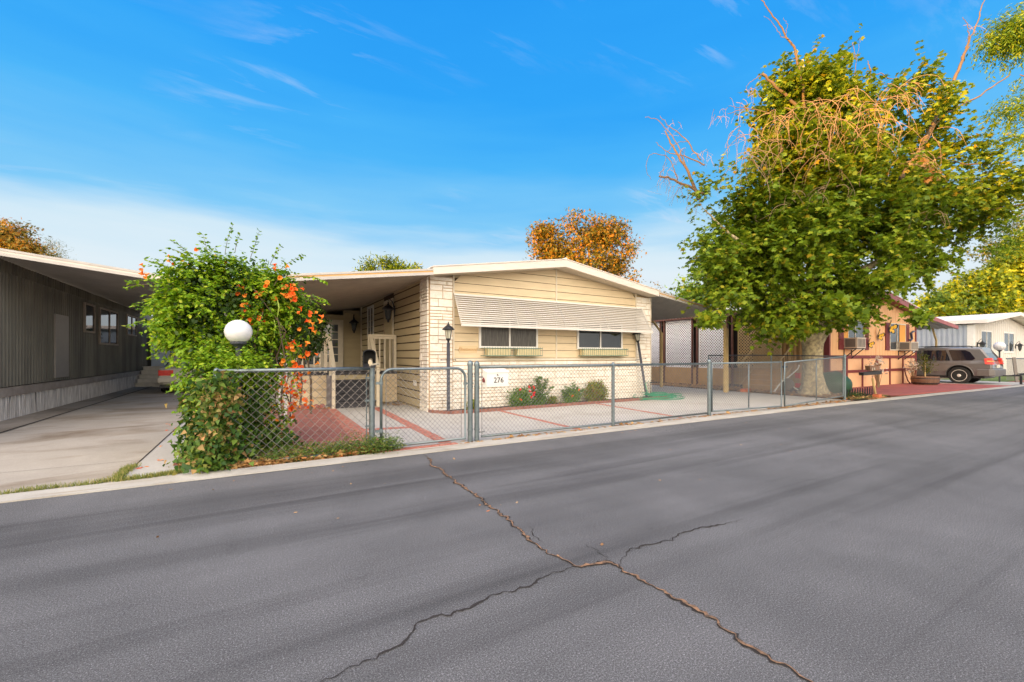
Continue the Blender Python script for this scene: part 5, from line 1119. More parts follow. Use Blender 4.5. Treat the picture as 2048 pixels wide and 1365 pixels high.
def aircon(x0, x1, z0, z1, label):
    a_ = thing('air_conditioner', label, 'air conditioner', (x0,YP,z0)); mb = MB(); y0, y1 = YP-.50, YP-.02; mb.box(x0,y0,z0,x1,y1,z1); mb.box(x0-.01,y0-.012,z1-.03,x1+.01,y0,z1+.005); bo = mb.build('housing', 'cream_ac', a_)
    mb = MB(); mb.box(x0-.008,y0+.06,z0+.05,x0-.001,y1-.06,z1-.05); mb.build('side_vent', 'acgrill', bo); mb = MB(); mb.box(x0+.05,y0-.009,z0+.05,x1-.05,y0-.002,z1-.05); gr_ = mb.build('grille', 'acgrill', bo); mb = MB()
    for k in range(6): xq = x0+.08+(x1-x0-.16)*k/5; mb.box(xq-.012,y0-.016,z0+.05,xq+.012,y0-.009,z1-.05)
    mb.build('louvre', 'cream_ac', gr_)
    mb = MB()
    for x in (x0+.06,x1-.06): mb.bar((x,YP-.005,z0-.02),(x,YP-.48,z0-.02),.03,.03); mb.bar((x,YP-.01,z0-.42),(x,YP-.44,z0-.03),.03,.03); mb.bar((x,YP-.01,z0-.45),(x,YP-.01,z0-.02),.03,.03)
    mb.build('bracket', 'black', a_)
aircon(21.55,22.35,1.72,2.16,'box air conditioner on black brackets under the left window of the peach home')
aircon(27.20,28.10,1.66,2.08,'box air conditioner on black brackets under the right window of the peach home')
def butterfly(px, py, y, s, label, tilt):
    c = onY(px, py, y); b_ = thing('butterfly_ornament', label, 'wall ornament', c, 'yellow butterflies on the peach wall'); mb = MB(); mw = MB()
    for k, (a0, l_, w_) in enumerate(((.25,1,.34),(-.55,.72,.30),(1.7,.75,.2))):
        a = a0+tilt; u = Vector((math.cos(a),-.35,math.sin(a))); q_ = Vector((-math.sin(a),-.1,math.cos(a)))
        P_ = [c+u*l_*s*t_+q_*w_*s*h for t_, h in ((0,0),(.35,.55),(.8,.85),(1,.35),(.95,-.3),(.5,-.5))]
        mb.poly(P_); mb.poly([p+Vector((0,.008,0)) for p in P_])
        for j in ((.32,0,.2),(.62,.15,.28)):
            mc = c+u*l_*s*j[0]+q_*w_*s*j[1]+Vector((0,-.012,0)); mw.poly([mc+u*j[2]*s*l_*math.cos(t_)*.7+q_*w_*s*.55*math.sin(t_) for t_ in [2*PI*i/8 for i in range(8)]])
    mb.tube([c+Vector((-.03,-.03,.1*s)), c+Vector((.02,-.03,-.35*s))], [.02*s*2,.012], 6); mb.tube([c+Vector((0,-.03,.1)), c+Vector((.2*s,-.05,.8*s))], .006, 4)
    mb.build('wing', 'black', b_); mw.build('wing_patch', 'yellow', b_)
butterfly(1777,658,YP-.08,.55,'largest yellow butterfly ornament, hung over the right window of the peach home',-.05)
butterfly(1755,673,YP-.06,.42,'middle yellow butterfly ornament, on the seam between the peach home windows',-.1)
butterfly(1736,689,YP-.06,.36,'smallest yellow butterfly ornament, beside the left window shutter of the peach home',-.15)
lz = thing('lizard_ornament', 'dark curling lizard ornament with a blue body at the right corner of the peach home', 'wall ornament', onY(1824,672,YP)); mb = MB(); c = onY(1824,672,YP-.06)
mb.tube([c+Vector((-.45,0,-.2)),c+Vector((-.2,0,-.25)),c+Vector((.0,0,-.15)),c+Vector((-.12,0,.12)),c+Vector((.12,0,.22)),c+Vector((.4,0,.25))], [.02,.05,.05,.05,.05,.03], 6); mb.build('body', mat('lizard_blue', (.04,.05,.09), .3), lz)
sg = thing('warning_sign', 'small white warning card with a red top edge on the peach wall', 'sign', onY(1825,694,YP)); c = onY(1825.5,695,YP); mb = MB(); mb.box(c.x-.14,YP-.06,c.z-.27,c.x+.14,YP-.045,c.z+.24); mb.build('card', 'poster', sg)
mb = MB(); mb.box(c.x-.14,YP-.066,c.z+.14,c.x+.14,YP-.061,c.z+.22); mb.build('header', 'red', sg); mb = MB(); mb.lathe([(.075,-.003),(.075,.003)], (c.x,YP-.064,c.z+.02), 14, 'Y'); mb.build('disc', 'black', sg)
# side awning of the peach home (right): over the grey car
ca = thing('carport', 'ribbed carport with a faded burgundy edge, over the grey car', 'carport', (34.5,8.4,0)); mb = MB(); n = 40
def zc(x): return pg_(PX1+.35,0)+.02-(.44)*(x-(PX1+.35))/(34.6-PX1-.35)
xa, xb = PX1+.34, 34.3
for i in range(n):
    a_, c_2 = 8.46+15*i/n, 8.46+15*(i+1)/n; m_ = a_+(c_2-a_)*.3
    for p0, p1, dz in ((a_,m_,0),(m_,c_2,.04)): mb.hexa([(xa,p0,zc(xa)+dz),(xb,p0,zc(xb)+dz),(xb,p1,zc(xb)+dz),(xa,p1,zc(xa)+dz)], [(xa,p0,zc(xa)+.1),(xb,p0,zc(xb)+.1),(xb,p1,zc(xb)+.1),(xa,p1,zc(xa)+.1)])
mb.build('roof_panel', 'carportmetal', ca); mb = MB(); mb.hexa([(xa,8.40,zc(xa)-.03),(xb+.04,8.40,zc(xb)-.03),(xb+.04,8.455,zc(xb)-.03),(xa,8.455,zc(xa)-.03)], [(xa,8.40,zc(xa)+.18),(xb+.04,8.40,zc(xb)+.16),(xb+.04,8.455,zc(xb)+.16),(xa,8.455,zc(xa)+.18)]); mb.build('fascia', 'fascia_pink', ca)
for y in (9.3, 15, 21): mb = MB(); mb.box(34.3,y,0,34.4,y+.08,2.3); mb.hexa([(34.3,y,2.3),(34.4,y,2.3),(34.4,y+.08,2.3),(34.3,y+.08,2.3)], [(33.6,y,3.1),(33.72,y,3.1),(33.72,y+.08,3.1),(33.6,y+.08,3.1)]); mb.build('post', 'yelpost', ca)
# left side: patio roof, lattice, stairs
pr_ = thing('patio_roof', 'brown edged patio roof on the left side of the peach home, above the lattice screens', 'patio roof', (18.4,9.5,0)); mb = MB(); mb.hexa([(18.3,9.6,3.28),(20.28,9.6,3.36),(20.28,20,3.36),(18.3,20,3.28)], [(18.3,9.6,3.36),(20.28,9.6,3.46),(20.28,20,3.46),(18.3,20,3.36)]); mb.build('roof_panel', 'whiteroof', pr_)
mb = MB(); mb.box(18.24,9.55,3.20,18.299,20,3.38); mb.box(18.3,9.55,3.20,20.28,9.598,3.38); mb.build('beam', 'brownpost' , pr_)
for y in (11.78,12.05,13.58,13.86,15.55,15.80,17.4): mb = MB(); mb.box(18.36,y-.035,0,18.43,y+.035,3.24); mb.build('post', 'brownpost', pr_)
def lattice(name, label, ax, a0, a1, z0, z1, plane, m_, group, sp_=.092, w_=.037):
    r_ = thing(name, label, 'lattice screen', (plane,a0,z0) if ax == 'Y' else (a0,plane,z0), group); mb = MB(); W = a1-a0; H = z1-z0; st_ = sp_*1.414
    for sg_ in (1,-1):
        k = -int(H/st_)-1
        while k*st_ < W+H:
            s0 = k*st_; lo, hi = (max(0,-s0), min(H,W-s0)) if sg_ > 0 else (max(0,s0-W), min(H,s0)); k += 1
            if hi-lo < .02: continue
            p = [(a0+s0+sg_*lo, z0+lo), (a0+s0+sg_*hi, z0+hi)]; o = .006*sg_
            A_, B_ = [Vector((plane+o,q_[0],q_[1])) if ax == 'Y' else Vector((q_[0],plane+o,q_[1])) for q_ in p]
            mb.bar(A_, B_, .010, w_, (1,0,0) if False else (0,0,1)) if False else None
            d = (B_-A_).normalized(); nn = Vector((1,0,0)) if ax == 'Y' else Vector((0,1,0)); u = d.cross(nn)*w_/2; t_ = nn*.005
            mb.hexa([A_-u-t_,A_+u-t_,A_+u+t_,A_-u+t_], [B_-u-t_,B_+u-t_,B_+u+t_,B_-u+t_])
    mb.build('slats', m_, r_); mb = MB(); f = .04
    for q_ in ((a0-f,z0-f,a1+f,z0),(a0-f,z1,a1+f,z1+f),(a0-f,z0,a0,z1),(a1,z0,a1+f,z1)):
        if ax == 'Y': mb.box(plane-.02,q_[0],q_[1],plane+.02,q_[2],q_[3])
        else: mb.box(q_[0],plane-.02,q_[1],q_[2],plane+.02,q_[3])
    mb.build('frame', m_, r_)
lattice('lattice_screen', 'white lattice screen nearest the street, right of the pair of brown posts', 'Y', 12.10,13.52,.86,3.14,18.5,'lattice','white lattice screens')
lattice('lattice_screen', 'middle white lattice screen between two pairs of brown posts beyond the carport', 'Y', 13.92,15.48,.86,3.14,18.5,'lattice','white lattice screens')
lattice('lattice_screen', 'farthest white lattice screen, seen beside the right corner of the tan home', 'Y', 15.86,18.2,.86,3.14,18.5,'lattice','white lattice screens')
lattice('lattice_screen', 'tan lattice screen beside the patio stairs of the peach home', 'Y', 9.9,11.70,.9,3.1,18.75,'latticetan',None)
mb = MB(); mb.box(18.42,12.0,.02,18.47,18.4,.80); tag(mb.build('low_panel', 'tancorr'), 'tan low wall panel under the white lattice screens', 'wall panel')
mb = MB(); mb.box(20.0,11.9,.82,20.27,18.4,3.1); tag(mb.build('patio_shade_sheet', 'darkint'), 'dark sheet standing in for the shaded wall behind the white lattice', 'tarpaulin')  # added dark sheet: paints the shade seen through the lattice holes
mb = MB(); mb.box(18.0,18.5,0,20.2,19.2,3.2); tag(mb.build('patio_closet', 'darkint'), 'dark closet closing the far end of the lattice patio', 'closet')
stp = thing('patio_stairs', 'stairs with scrolled iron railings at the side of the peach home', 'stairs', (18.5,9.8,0))
for i in range(4): mb = MB(); mb.box(17.75+.25*i,9.5,0,18.7,10.9,.2*(i+1)); mb.build('step', 'tancorr', stp)
for y in (9.45,10.95):
    mb = MB(); mb.bar((17.6,y,1.0),(18.8,y,1.85),.04,.03); mb.bar((17.6,y,.15),(18.8,y,.95),.03,.02)
    for k in range(9): x = 17.62+.145*k; mb.tube([(x,y,.15+.67*(x-17.6)),(x,y,1.0+.70*(x-17.6))], .01, 5)
    mb.tube([(17.6,y,1.0)]+[(17.50+.11*math.cos(a),y,1.08+.11*math.sin(a)) for a in [.2+4.6*k/10 for k in range(11)]], .012, 5); mb.build('railing', 'latticetan', stp)
bk = thing('exercise_bike', 'white and black exercise bike with red guards left among dry leaves by the patio stairs', 'exercise bike', (17.3,8.9,0)); mb = MB()
c = Vector((17.25,9.0,0)); mb.tube([c+Vector((-.3,.2,.02)),c+Vector((.05,0,.5)),c+Vector((.1,0,.95))], .03, 6); mb.tube([c+Vector((.05,0,.45)),c+Vector((.45,-.3,.9)),c+Vector((.5,-.32,1.05))], .025, 6); mb.tube([c+Vector((-.35,.3,.03)),c+Vector((-.25,.1,.03))], .03, 6); mb.tube([c+Vector((.5,-.45,.03)),c+Vector((.55,-.25,.03))], .03, 6); mb.tube([c+Vector((.48,-.4,.03)),c+Vector((.05,0,.45))], .025, 6); mb.build('frame', 'white', bk)
mb = MB(); mb.lathe([(.22,-.03),(.22,.03)], (17.35,8.9,.33), 18, 'X'); mb.build('flywheel', 'acgrill', bk); mb = MB(); mb.sphere(c+Vector((.1,0,.98)), .11, 10, 6, .4); mb.build('seat', 'black', bk)
mb = MB(); mb.box(17.6,8.55,.2,17.68,8.75,.36); mb.box(17.6,8.6,.55,17.68,8.75,.75); mb.build('guard', 'red', bk)
bn = thing('storage_bin', 'dark grey storage bin against the lattice, seen beside the right corner of the tan home', 'bin', (16.9,16.8,0)); mb = MB(); mb.box(16.6,16.2,0,17.9,17.4,1.42); mb.build('bin_body', 'acgrill', bn); mb = MB(); mb.box(16.56,16.15,1.42,17.95,17.45,1.5); mb.build('lid', 'bluegrey', bn)
tp = thing('tarpaulin', 'crumpled green tarpaulin heap behind the trunk of the big tree', 'tarpaulin', (18.6,7.9,0)); mb = MB(); mb.sphere((18.55,7.95,.30),.62,24,14,.8); o_ = mb.build('cover', 'greentarp', tp, True)
for v_ in o_.data.vertices: v_.co.x += .10*mnoise.noise(Vector(v_.co)*3); v_.co.z = max(.0, v_.co.z+.10*mnoise.noise(Vector(v_.co)*4+Vector((5,0,0))))
bs = thing('loose_brick', 'single red brick lying at the foot of the tan carport post', 'brick', (16.3,10.0,0)); mb = MB(); mb.box(16.05,9.75,.01,16.4,9.95,.14); mb.build('brick', 'orange', bs)
# front things of the peach lot
def rural_box(): 
    r_ = thing('mailbox_post', 'leaning wooden post by the kerb carrying a long black mailbox', 'mailbox', (18.1,6.5,0)); mb = MB(); mb.tube([gz(1752,794),at(1745,757,14.6)], .035, 8); mb.build('post', 'yelpost', r_)
    c = at(1741,750,14.55); mb = MB(); d = Vector((RX,RY,0)); q_ = Vector((-RY,RX,0)); u = Vector((0,0,1)); mb.hexa([c-d*.31-q_*.1-u*.02,c+d*.30-q_*.1+u*.02,c+d*.30+q_*.1+u*.02,c-d*.31+q_*.1-u*.02], [c-d*.31-q_*.1+u*.07,c+d*.30-q_*.1+u*.15,c+d*.30+q_*.1+u*.15,c-d*.31+q_*.1+u*.07]); mb.build('box', 'black', r_)
    mb = MB(); c2 = c+d*.05+u*.17; mb.hexa([c2-d*.13-q_*.1-u*.03,c2+d*.17-q_*.1-u*.02,c2+d*.17+q_*.1-u*.02,c2-d*.13+q_*.1-u*.03], [c2-d*.16-q_*.1+u*.13,c2+d*.14-q_*.1+u*.13,c2+d*.14+q_*.1+u*.13,c2-d*.16+q_*.1+u*.13]); mb.build('upper_box', 'wood', r_)
    text('number', '11', .13, tuple(c2-d*.03-q_*.106+u*.02), (Matrix.Rotation(-YAW,3,'Z') @ ROTF), 'plate', r_, .003)
    mb = MB(); g0 = gz(1755,796); mb.box(g0.x-.1,g0.y-.08,0,g0.x+.12,g0.y+.1,.12); mb.build('base', 'orange', r_)
rural_box()
we = thing('wire_edging', 'black looped wire edging round burnt stubble, left of the wooden mailbox post', 'garden edging', (17.2,6.5,0)); mb = MB()
for k in range(13):
    p = gz(1688,798).lerp(gz(1748,790), k/12); q2 = p+Vector((.11,.02,0)); mb.tube([p, p+Vector((0,0,.20)), p.lerp(q2,.5)+Vector((0,0,.30)), q2+Vector((0,0,.20)), q2], .010, 4)
mb.build('loops', 'black', we)
P_, _ = blobs([((17.2,6.75,.05),(1.0,.25,.12))], 700, .3, .08, 8); tag(leaves('dead_stubble', L_dark, P_, .09, 'needle', .1), 'dark dead plant stubble behind the looped wire edging', kind='stuff')
def deadplant(px, py, y, h, label):
    c = onY(px, py, y); c.z = 0; r_ = thing('dried_plant', label, 'plant', c, 'dried white flowers before the peach home'); mb = MB(); pp = []
    for k in range(16):
        t_ = c+Vector((random.gauss(0,.22),random.gauss(0,.1),h*random.uniform(.6,1.05))); mb.tube([c+Vector((random.gauss(0,.05),0,0)), c.lerp(t_,.6)+Vector((0,0,.1)), t_], [.014,.009,.004], 4); pp += [tuple(t_+Vector((random.gauss(0,.06),random.gauss(0,.05),random.gauss(0,.10)))) for _ in range(9)]
    mb.build('stem', 'twig', r_); leaves('flower_head', L_white, pp, .11, 'oval', .2, r_)
deadplant(1757,790,8.2,1.15,'dried white flowers before the peach home, left one, above the mailbox post'); deadplant(1827,775,8.3,1.1,'dried white flowers at the right corner of the peach home, beside the barrel')
hp = thing('garden_hose', 'thin dark red hose hanging down the burgundy panelling at the right of the peach home', 'hose', (28.2,8.7,0)); mb = MB(); mb.tube([onY(1808,736,8.72),onY(1811,748,8.7),onY(1816,762,8.65),onY(1822,770,8.5)], .025, 6); mb.build('hose', 'fascia_red', hp, True)
bc = gz(1850,770.5); bt = thing('barrel_planter', 'half barrel planter with a small bushy tree, at the right corner of the peach home', 'planter', (bc.x,bc.y,0)); mb = MB(); mb.lathe([(.42,0),(.49,.14),(.52,.28),(.50,.42),(.46,.42),(.44,.36),(.002,.36)], (bc.x,bc.y,0), 20); mb.build('barrel', 'wood', bt)
mb = MB(); mb.lathe([(.505,.08),(.515,.12)], (bc.x,bc.y,0), 20); mb.lathe([(.52,.30),(.52,.34)], (bc.x,bc.y,0), 20); mb.build('hoop', 'black', bt)
P_, _ = blobs([((bc.x-.05,bc.y,1.05),(.45,.4,.42)),((bc.x+.2,bc.y,.75),(.4,.3,.25)),((bc.x-.3,bc.y,1.35),(.25,.2,.25))], 500, .4, .07, 6); mb = MB(); mb.tube([(bc.x,bc.y,.36),(bc.x+.03,bc.y,.9),(bc.x-.1,bc.y,1.4)], [.03,.02,.01], 6); mb.build('stem', 'yelpost', bt); leaves('foliage', L_olive, P_, .11, 'lance', .3, bt)

# ================================================================== WHITE HOME, far right
wx0, wx1, wy = 38.4, 53.0, 8.75; wm = 45.7
wh = thing('mobile_home', 'cream white mobile home at the far right edge, grey ribbed side', 'mobile home', (wx0,wy,0))
mb = MB(); mb.prismY([(wx0,0),(wx1,0),(wx1,3.35),(wm,4.15),(wx0,3.35)], wy, 26); mb.build('wall', 'whitehome', wh)
mb = MB(); ribs(mb, wy+.26, 26, .3, 3.34, wx0-.01, .25, .03, -1); mb.build('ribbed_siding', 'bluegrey', wh); mb = MB(); mb.box(wx0-.04,wy-.04,0,wx0+.3,wy+.25,3.34); mb.build('corner_trim', 'white', wh)
mb = MB()
for k in range(30): x = wx0+.35+.48*k; mb.box(x-.012,wy-.012,.2,x+.012,wy,3.35+.8*(1-abs(x-wm)/(wm-wx0))-.03)
mb.build('batten', 'whitehome', wh)
mb = MB()
def wg(x, t_): return (4.42 if t_ else 4.20)-.80*abs(x-wm)/(wm-wx0+.3)
for a, c in ((wx0-.3,wm),(wm,wx1+.3)): mb.hexa([(a,wy-.7,wg(a,0)),(c,wy-.7,wg(c,0)),(c,26.3,wg(c,0)),(a,26.3,wg(a,0))], [(a,wy-.7,wg(a,1)),(c,wy-.7,wg(c,1)),(c,26.3,wg(c,1)),(a,26.3,wg(a,1))])
mb.build('roof', 'whiteroof', wh)
window(39.9,1.72,42.2,3.05,wy,[41.1],'glassmid',wh,'white',.09); window(44.9,1.6,47.6,3.1,wy,[46.2],'glassmid',wh,'white',.12)
wall_lantern(39.15,wy-.02,2.05,'black wall lantern left of the first window of the far right white home',0,-1,1.3); wall_lantern(47.9,wy-.02,2.05,'black wall lantern beyond the second window of the far right white home',0,-1,1.3)
pg2 = at(1999,693,22.9); globe_lamp('white globe lamp behind the rear of the grey car at the right', pg2.x, pg2.y, pg2.z, .235)
f4 = thing('chain_link_fence', 'low chain link fence at the far right, behind the cargo rack and globe lamp', 'fence', (34.6,6.2,0)); mb = MB(); mb.tube([(34.5,6.6,1.25),(60,5.6,1.25)], .03, 8); mb.build('top_rail', 'galv', f4)
mb = MB(); mesh_wires(mb, (34.5,6.6), (42,6.3), .1, 1.22, .11, .004); mb.build('wire_mesh', 'wire', f4)
mb = MB(); mb.bar((34.9,6.3,0),(35.35,6.5,1.3),.12,.10); mb.build('post', 'acgrill', f4)
for x in (38,42,46): mb = MB(); cap_post(mb, x, 6.45, 1.27, .035); mb.build('post', 'galv', f4)

# ================================================================== TREES
def limb(mb, pts, r0, r1, n=7, wob=.0):
    P_ = [Vector(p) for p in pts]; out = []; m_ = 6
    for i in range(len(P_)-1):
        p0 = P_[max(i-1,0)]; p1 = P_[i]; p2 = P_[i+1]; p3 = P_[min(i+2,len(P_)-1)]
        for k in range(m_):
            t_ = k/m_; out.append(.5*((2*p1)+(p2-p0)*t_+(2*p0-5*p1+4*p2-p3)*t_*t_+(3*p1-p0-3*p2+p3)*t_**3)+Vector([random.gauss(0,wob) for _ in range(3)]))
    out.append(P_[-1]); N_ = len(out); mb.tube(out, [r0+(r1-r0)*(i/(N_-1))**.8 for i in range(N_)], n); return out
TD = 15.4
syc = thing('sycamore_tree', 'large sycamore with mottled trunk, golden lit top and bare hanging twigs, over the right lots', 'tree', (17.0,7.85,0))
mb = MB(); tb = Vector((17.0,7.85,0))
prof = [((0,0,-.05),.56),((0,0,.12),.47),((-.02,0,.35),.41),((-.05,0,.8),.335),((-.05,0,1.3),.325),((-.04,0,1.7),.345),((-.02,0,2.1),.42),((0,0,2.5),.46),((.02,0,3.1),.36)]
mb.tube([tb+Vector(p) for p, _ in prof], [r_*.9 for _, r_ in prof], 20)
tk = mb.build('trunk', 'bark', syc, True)
for v_ in tk.data.vertices:
    dd = v_.co-tb; a = math.atan2(dd.y, dd.x); k = max(0, 1-v_.co.z/.6); rr = 1+.22*k*math.sin(a*5)+.05*mnoise.noise(Vector((a*2, v_.co.z*2, 0))); v_.co.x = tb.x+dd.x*rr; v_.co.y = tb.y+dd.y*rr
mb = MB(); top = tb+Vector((0,0,2.3)); forks = {}
def A_(px, py, d): return at(px, py, d)
main = [([top+Vector((-.25,0,-.2)), A_(1592,648,15.2), A_(1570,560,14.9), A_(1530,470,14.9), A_(1490,400,14.9)], .34,.03),
        ([top+Vector((.25,0,-.2)), A_(1660,640,15.6), A_(1690,560,16), A_(1740,470,16.5), A_(1800,380,17)], .32,.03),
        ([top, A_(1622,600,15.4), A_(1630,480,15.4), A_(1628,350,15.3), A_(1612,220,15.2), A_(1605,120,15.2)], .30,.03),
        ([A_(1628,480,15.4), A_(1700,380,15), A_(1760,260,14.8), A_(1790,190,14.8)], .16,.03),
        ([A_(1570,560,14.9), A_(1500,500,14.5), A_(1450,460,14.6), A_(1410,420,14.6)], .10,.02),
        ([A_(1690,560,16), A_(1780,510,16), A_(1860,470,16), A_(1940,440,16)], .15,.03),
        ([A_(1740,470,16.5), A_(1820,380,16), A_(1890,300,15.5)], .12,.04),
        ([A_(1660,600,15.6), A_(1700,570,15.2), A_(1760,540,15.0)], .09,.02),
        ([A_(1560,520,14.9), A_(1500,530,14.7), A_(1460,540,14.6)], .08,.02),
        ([A_(1630,450,15.4), A_(1600,400,17), A_(1570,330,18.5)], .12,.03),([A_(1650,500,15.5), A_(1700,430,18), A_(1760,380,20)], .12,.03)]
for pts, r0, r1 in main: limb(mb, pts, r0, r1, 8, .01)
mb.build('limb', 'bark', syc, True)
SE = [E_(1600,500,15.4,3.2,2.8,1.9), E_(1500,490,14.9,1.9,1.9,1.8), E_(1445,420,14.5,.95,1,1.0), E_(1445,560,14.3,1.0,1.1,.70), E_(1690,400,15.6,2.9,2.6,1.8), E_(1590,370,15.2,2.1,2.0,1.5), E_(1620,250,15.3,1.75,1.5,1.5), E_(1612,140,15.2,.75,.7,.95), E_(1610,150,15.2,.8,.7,.95), E_(1625,190,15.2,1.0,.8,.8), E_(1690,210,15.1,.8,.7,.5), E_(1750,200,15.1,.8,.7,.5), E_(1665,130,15.2,.28,.3,.6), E_(1720,230,15.0,1.0,1,.7), E_(1800,230,15.2,1.35,1.3,1.0), E_(1860,360,15.8,1.9,1.8,1.4), E_(1930,400,16.0,1.3,1.4,1.0), E_(1810,480,16,2.0,1.8,1.2), E_(1640,310,15.2,2.3,1.8,1.3), E_(1560,610,14.6,1.5,1.2,.62), E_(1660,600,14.6,1.2,1.0,.70), E_(1725,545,14.8,1.1,.9,.5), E_(1830,540,15,.9,.7,.32), E_(1580,640,14.4,.9,.7,.4), E_(1900,500,15.5,.9,.8,.5), E_(1890,230,15.6,.5,.5,.4), E_(1545,200,15.2,.45,.4,.35)]
P_, N_ = blobs(SE, 9400, .66, .10, 3, .47, .72)
sprigs('foliage', L_syc, P_, N_, .66, 5, .138, 'maple', syc, .5, None, .8)
P_, N_ = blobs([E_(1700,628,12.9,.40,.3,.13), E_(1835,630,12.8,.35,.2,.10), E_(1670,610,13.2,.6,.4,.3), E_(1770,560,13.2,.6,.4,.22), E_(1420,640,13.2,.45,.25,.13), E_(1590,655,13.6,.8,.4,.2)], 1900, .3, .14, 9); leaves('lower_foliage', L_syc, P_, .19, 'maple', .25, syc, droop=.5)
P_, N_ = blobs([E_(1835,328,13.6,.38,.15,.10), E_(1860,350,13.6,.14,.1,.22)], 170, .3, .08, 6); leaves('dead_leaves', L_sycbrown, P_, .15, 'maple', .25, syc, droop=.8)
# bare drooping twigs on the camera side and the dead boughs that stick out
mb = MB(); rs = random.Random(11)
def droopy(p0, ln, n_, spread, r0=.011):
    for _ in range(n_):
        p = Vector(p0)+Vector([rs.gauss(0,.12) for _ in range(3)]); d = Vector((rs.gauss(0,spread), rs.gauss(0,spread), rs.uniform(-.2,.6))).normalized(); pts = [p.copy()]; st_ = ln*rs.uniform(.5,1.1)/11
        for i in range(11):
            d = (d+Vector((rs.gauss(0,.16),rs.gauss(0,.16),-.24))).normalized(); p = p+d*st_; pts.append(p.copy())
        mb.tube(pts, [r0*(1-.6*i/11) for i in range(12)], 4, False)
        if rs.random() < .6:
            b0 = pts[5]; mb.tube([b0, b0+Vector((rs.gauss(0,.12),rs.gauss(0,.1),-.12)), b0+Vector((rs.gauss(0,.2),rs.gauss(0,.1),-.35))], r0*.5, 3, False)
for px, py, n_, ln in ((1490,270,12,1.5),(1500,300,14,1.7),(1540,240,12,1.3),(1585,230,14,1.6),(1630,230,16,1.8),(1635,280,14,1.7),(1660,250,12,1.5),(1700,210,12,1.5),(1740,220,16,1.7),(1760,240,16,1.7),(1780,190,14,1.5),(1800,170,10,1.4),(1650,400,10,.9),(1830,300,8,1.4),(1870,280,6,1.4),(1560,290,10,1.4),(1720,300,8,1.3),(1600,400,5,.8),(1860,420,6,1.0)):
    droopy(A_(px,py,13.0)+Vector((rs.gauss(0,.2),0,rs.gauss(0,.2))), ln*.9, int(n_*.8), 1.1, .009)
bough = [([(1400,400),(1375,345),(1350,300),(1330,262)],.085,.02),([(1375,345),(1355,290),(1320,243),(1290,235)],.03,.008),([(1400,320),(1370,278),(1335,250),(1320,232)],.03,.008),([(1410,390),(1370,370),(1330,355),(1318,353)],.07,.03),([(1410,330),(1375,315),(1335,305),(1312,285)],.035,.008),([(1355,360),(1340,320),(1325,311),(1302,309),(1292,335),(1302,360)],.022,.006),([(1318,355),(1328,330),(1332,300)],.015,.006),([(1335,305),(1350,288),(1378,283)],.014,.01),
         ([(1610,230),(1600,150),(1590,100),(1577,80),(1555,45),(1530,10),(1515,-12)],.07,.012),([(1577,80),(1560,70),(1545,45),(1528,32)],.02,.006),([(1571,70),(1574,50),(1567,36)],.012,.006),([(1620,240),(1570,190),(1525,148)],.09,.04),([(1525,148),(1500,165),(1492,180)],.02,.006),([(1560,235),(1500,218),(1455,228)],.03,.01),([(1500,218),(1475,215),(1458,212)],.02,.006),
         ([(1710,230),(1707,180),(1712,120),(1705,85)],.02,.008),([(1712,120),(1718,95),(1720,75)],.01,.005),([(1735,230),(1740,150),(1735,122)],.06,.01),
         ([(1800,360),(1850,280),(1890,200),(1920,130),(1937,95)],.11,.04),([(1920,130),(1935,90),(1955,45),(1965,10),(1978,-10)],.045,.012),([(1930,105),(1938,70),(1935,50),(1925,35)],.022,.008),([(1860,260),(1880,190),(1875,165)],.02,.008),([(1830,330),(1880,240),(1960,190),(2020,150)],.06,.02),([(1855,300),(1900,320),(1960,330),(2040,320)],.05,.015),([(1800,330),(1840,320),(1880,315),(1900,300)],.07,.03),
         ([(1640,250),(1690,210),(1750,150),(1780,158),(1840,170)],.03,.01),([(1500,440),(1440,500),(1340,560)],.0,.0)]
mb2 = MB()
for pts, r0, r1 in bough:
    if r0: limb(mb2, [A_(x,y,14.6) for x,y in pts], r0*.75, r1*.9, 6, .014)
for px, py, n_, ln in ((1340,330,7,.7),(1360,370,8,.8),(1375,300,5,.7),(1330,355,7,.6),(1470,215,7,.7),(1500,180,6,.7),(1390,400,8,.7),(1410,300,5,.5),(1930,60,3,.5),(1350,240,3,.5),(1880,180,5,.7),(1440,230,6,.6)):
    droopy(A_(px,py,14.5), ln, n_, 1.3, .007)
mb2.build('dead_bough', 'branch', syc, True); mb.build('bare_twigs', 'twig', syc)

def tree(label, loc, h, ells, lf, n, size, shape='tuft', trunk_r=.2, name='tree', clump=.3, gap=.38, bark='branch', group=None, gs=.6, shell=.6):
    t_ = thing(name, label, 'tree', loc, group); mb = MB(); b0 = Vector(loc)
    cs = [Vector(e[0]) for e in ells]; mb.tube([b0, b0+Vector((.05,0,h*.3)), b0.lerp(cs[0],.6) if cs[0].z > h*.4 else b0+Vector((0,0,h*.5))], [trunk_r,trunk_r*.75,trunk_r*.6], 8); mb.build('trunk', bark, t_, True)
    mb = MB(); f = b0+Vector((.05,0,h*.3))
    for c in cs:
        limb(mb, [f, f.lerp(c,.5)+Vector((0,0,.3)), c], trunk_r*.5, .03, 5, .02)
        for _ in range(4): q_ = c+Vector([random.gauss(0,1) for _ in range(3)]).normalized()*.75*h*.12; mb.tube([c, q_], [.03,.01], 4)
    mb.build('branches', bark, t_); P_, N_ = blobs(ells, n, shell, clump, 9, gap, gs); leaves('foliage', lf, P_, size, shape, .3, t_, nrm=N_); return t_
def T_(px, py, d): v_ = at(px,py,d); return (v_.x, v_.y, 0)
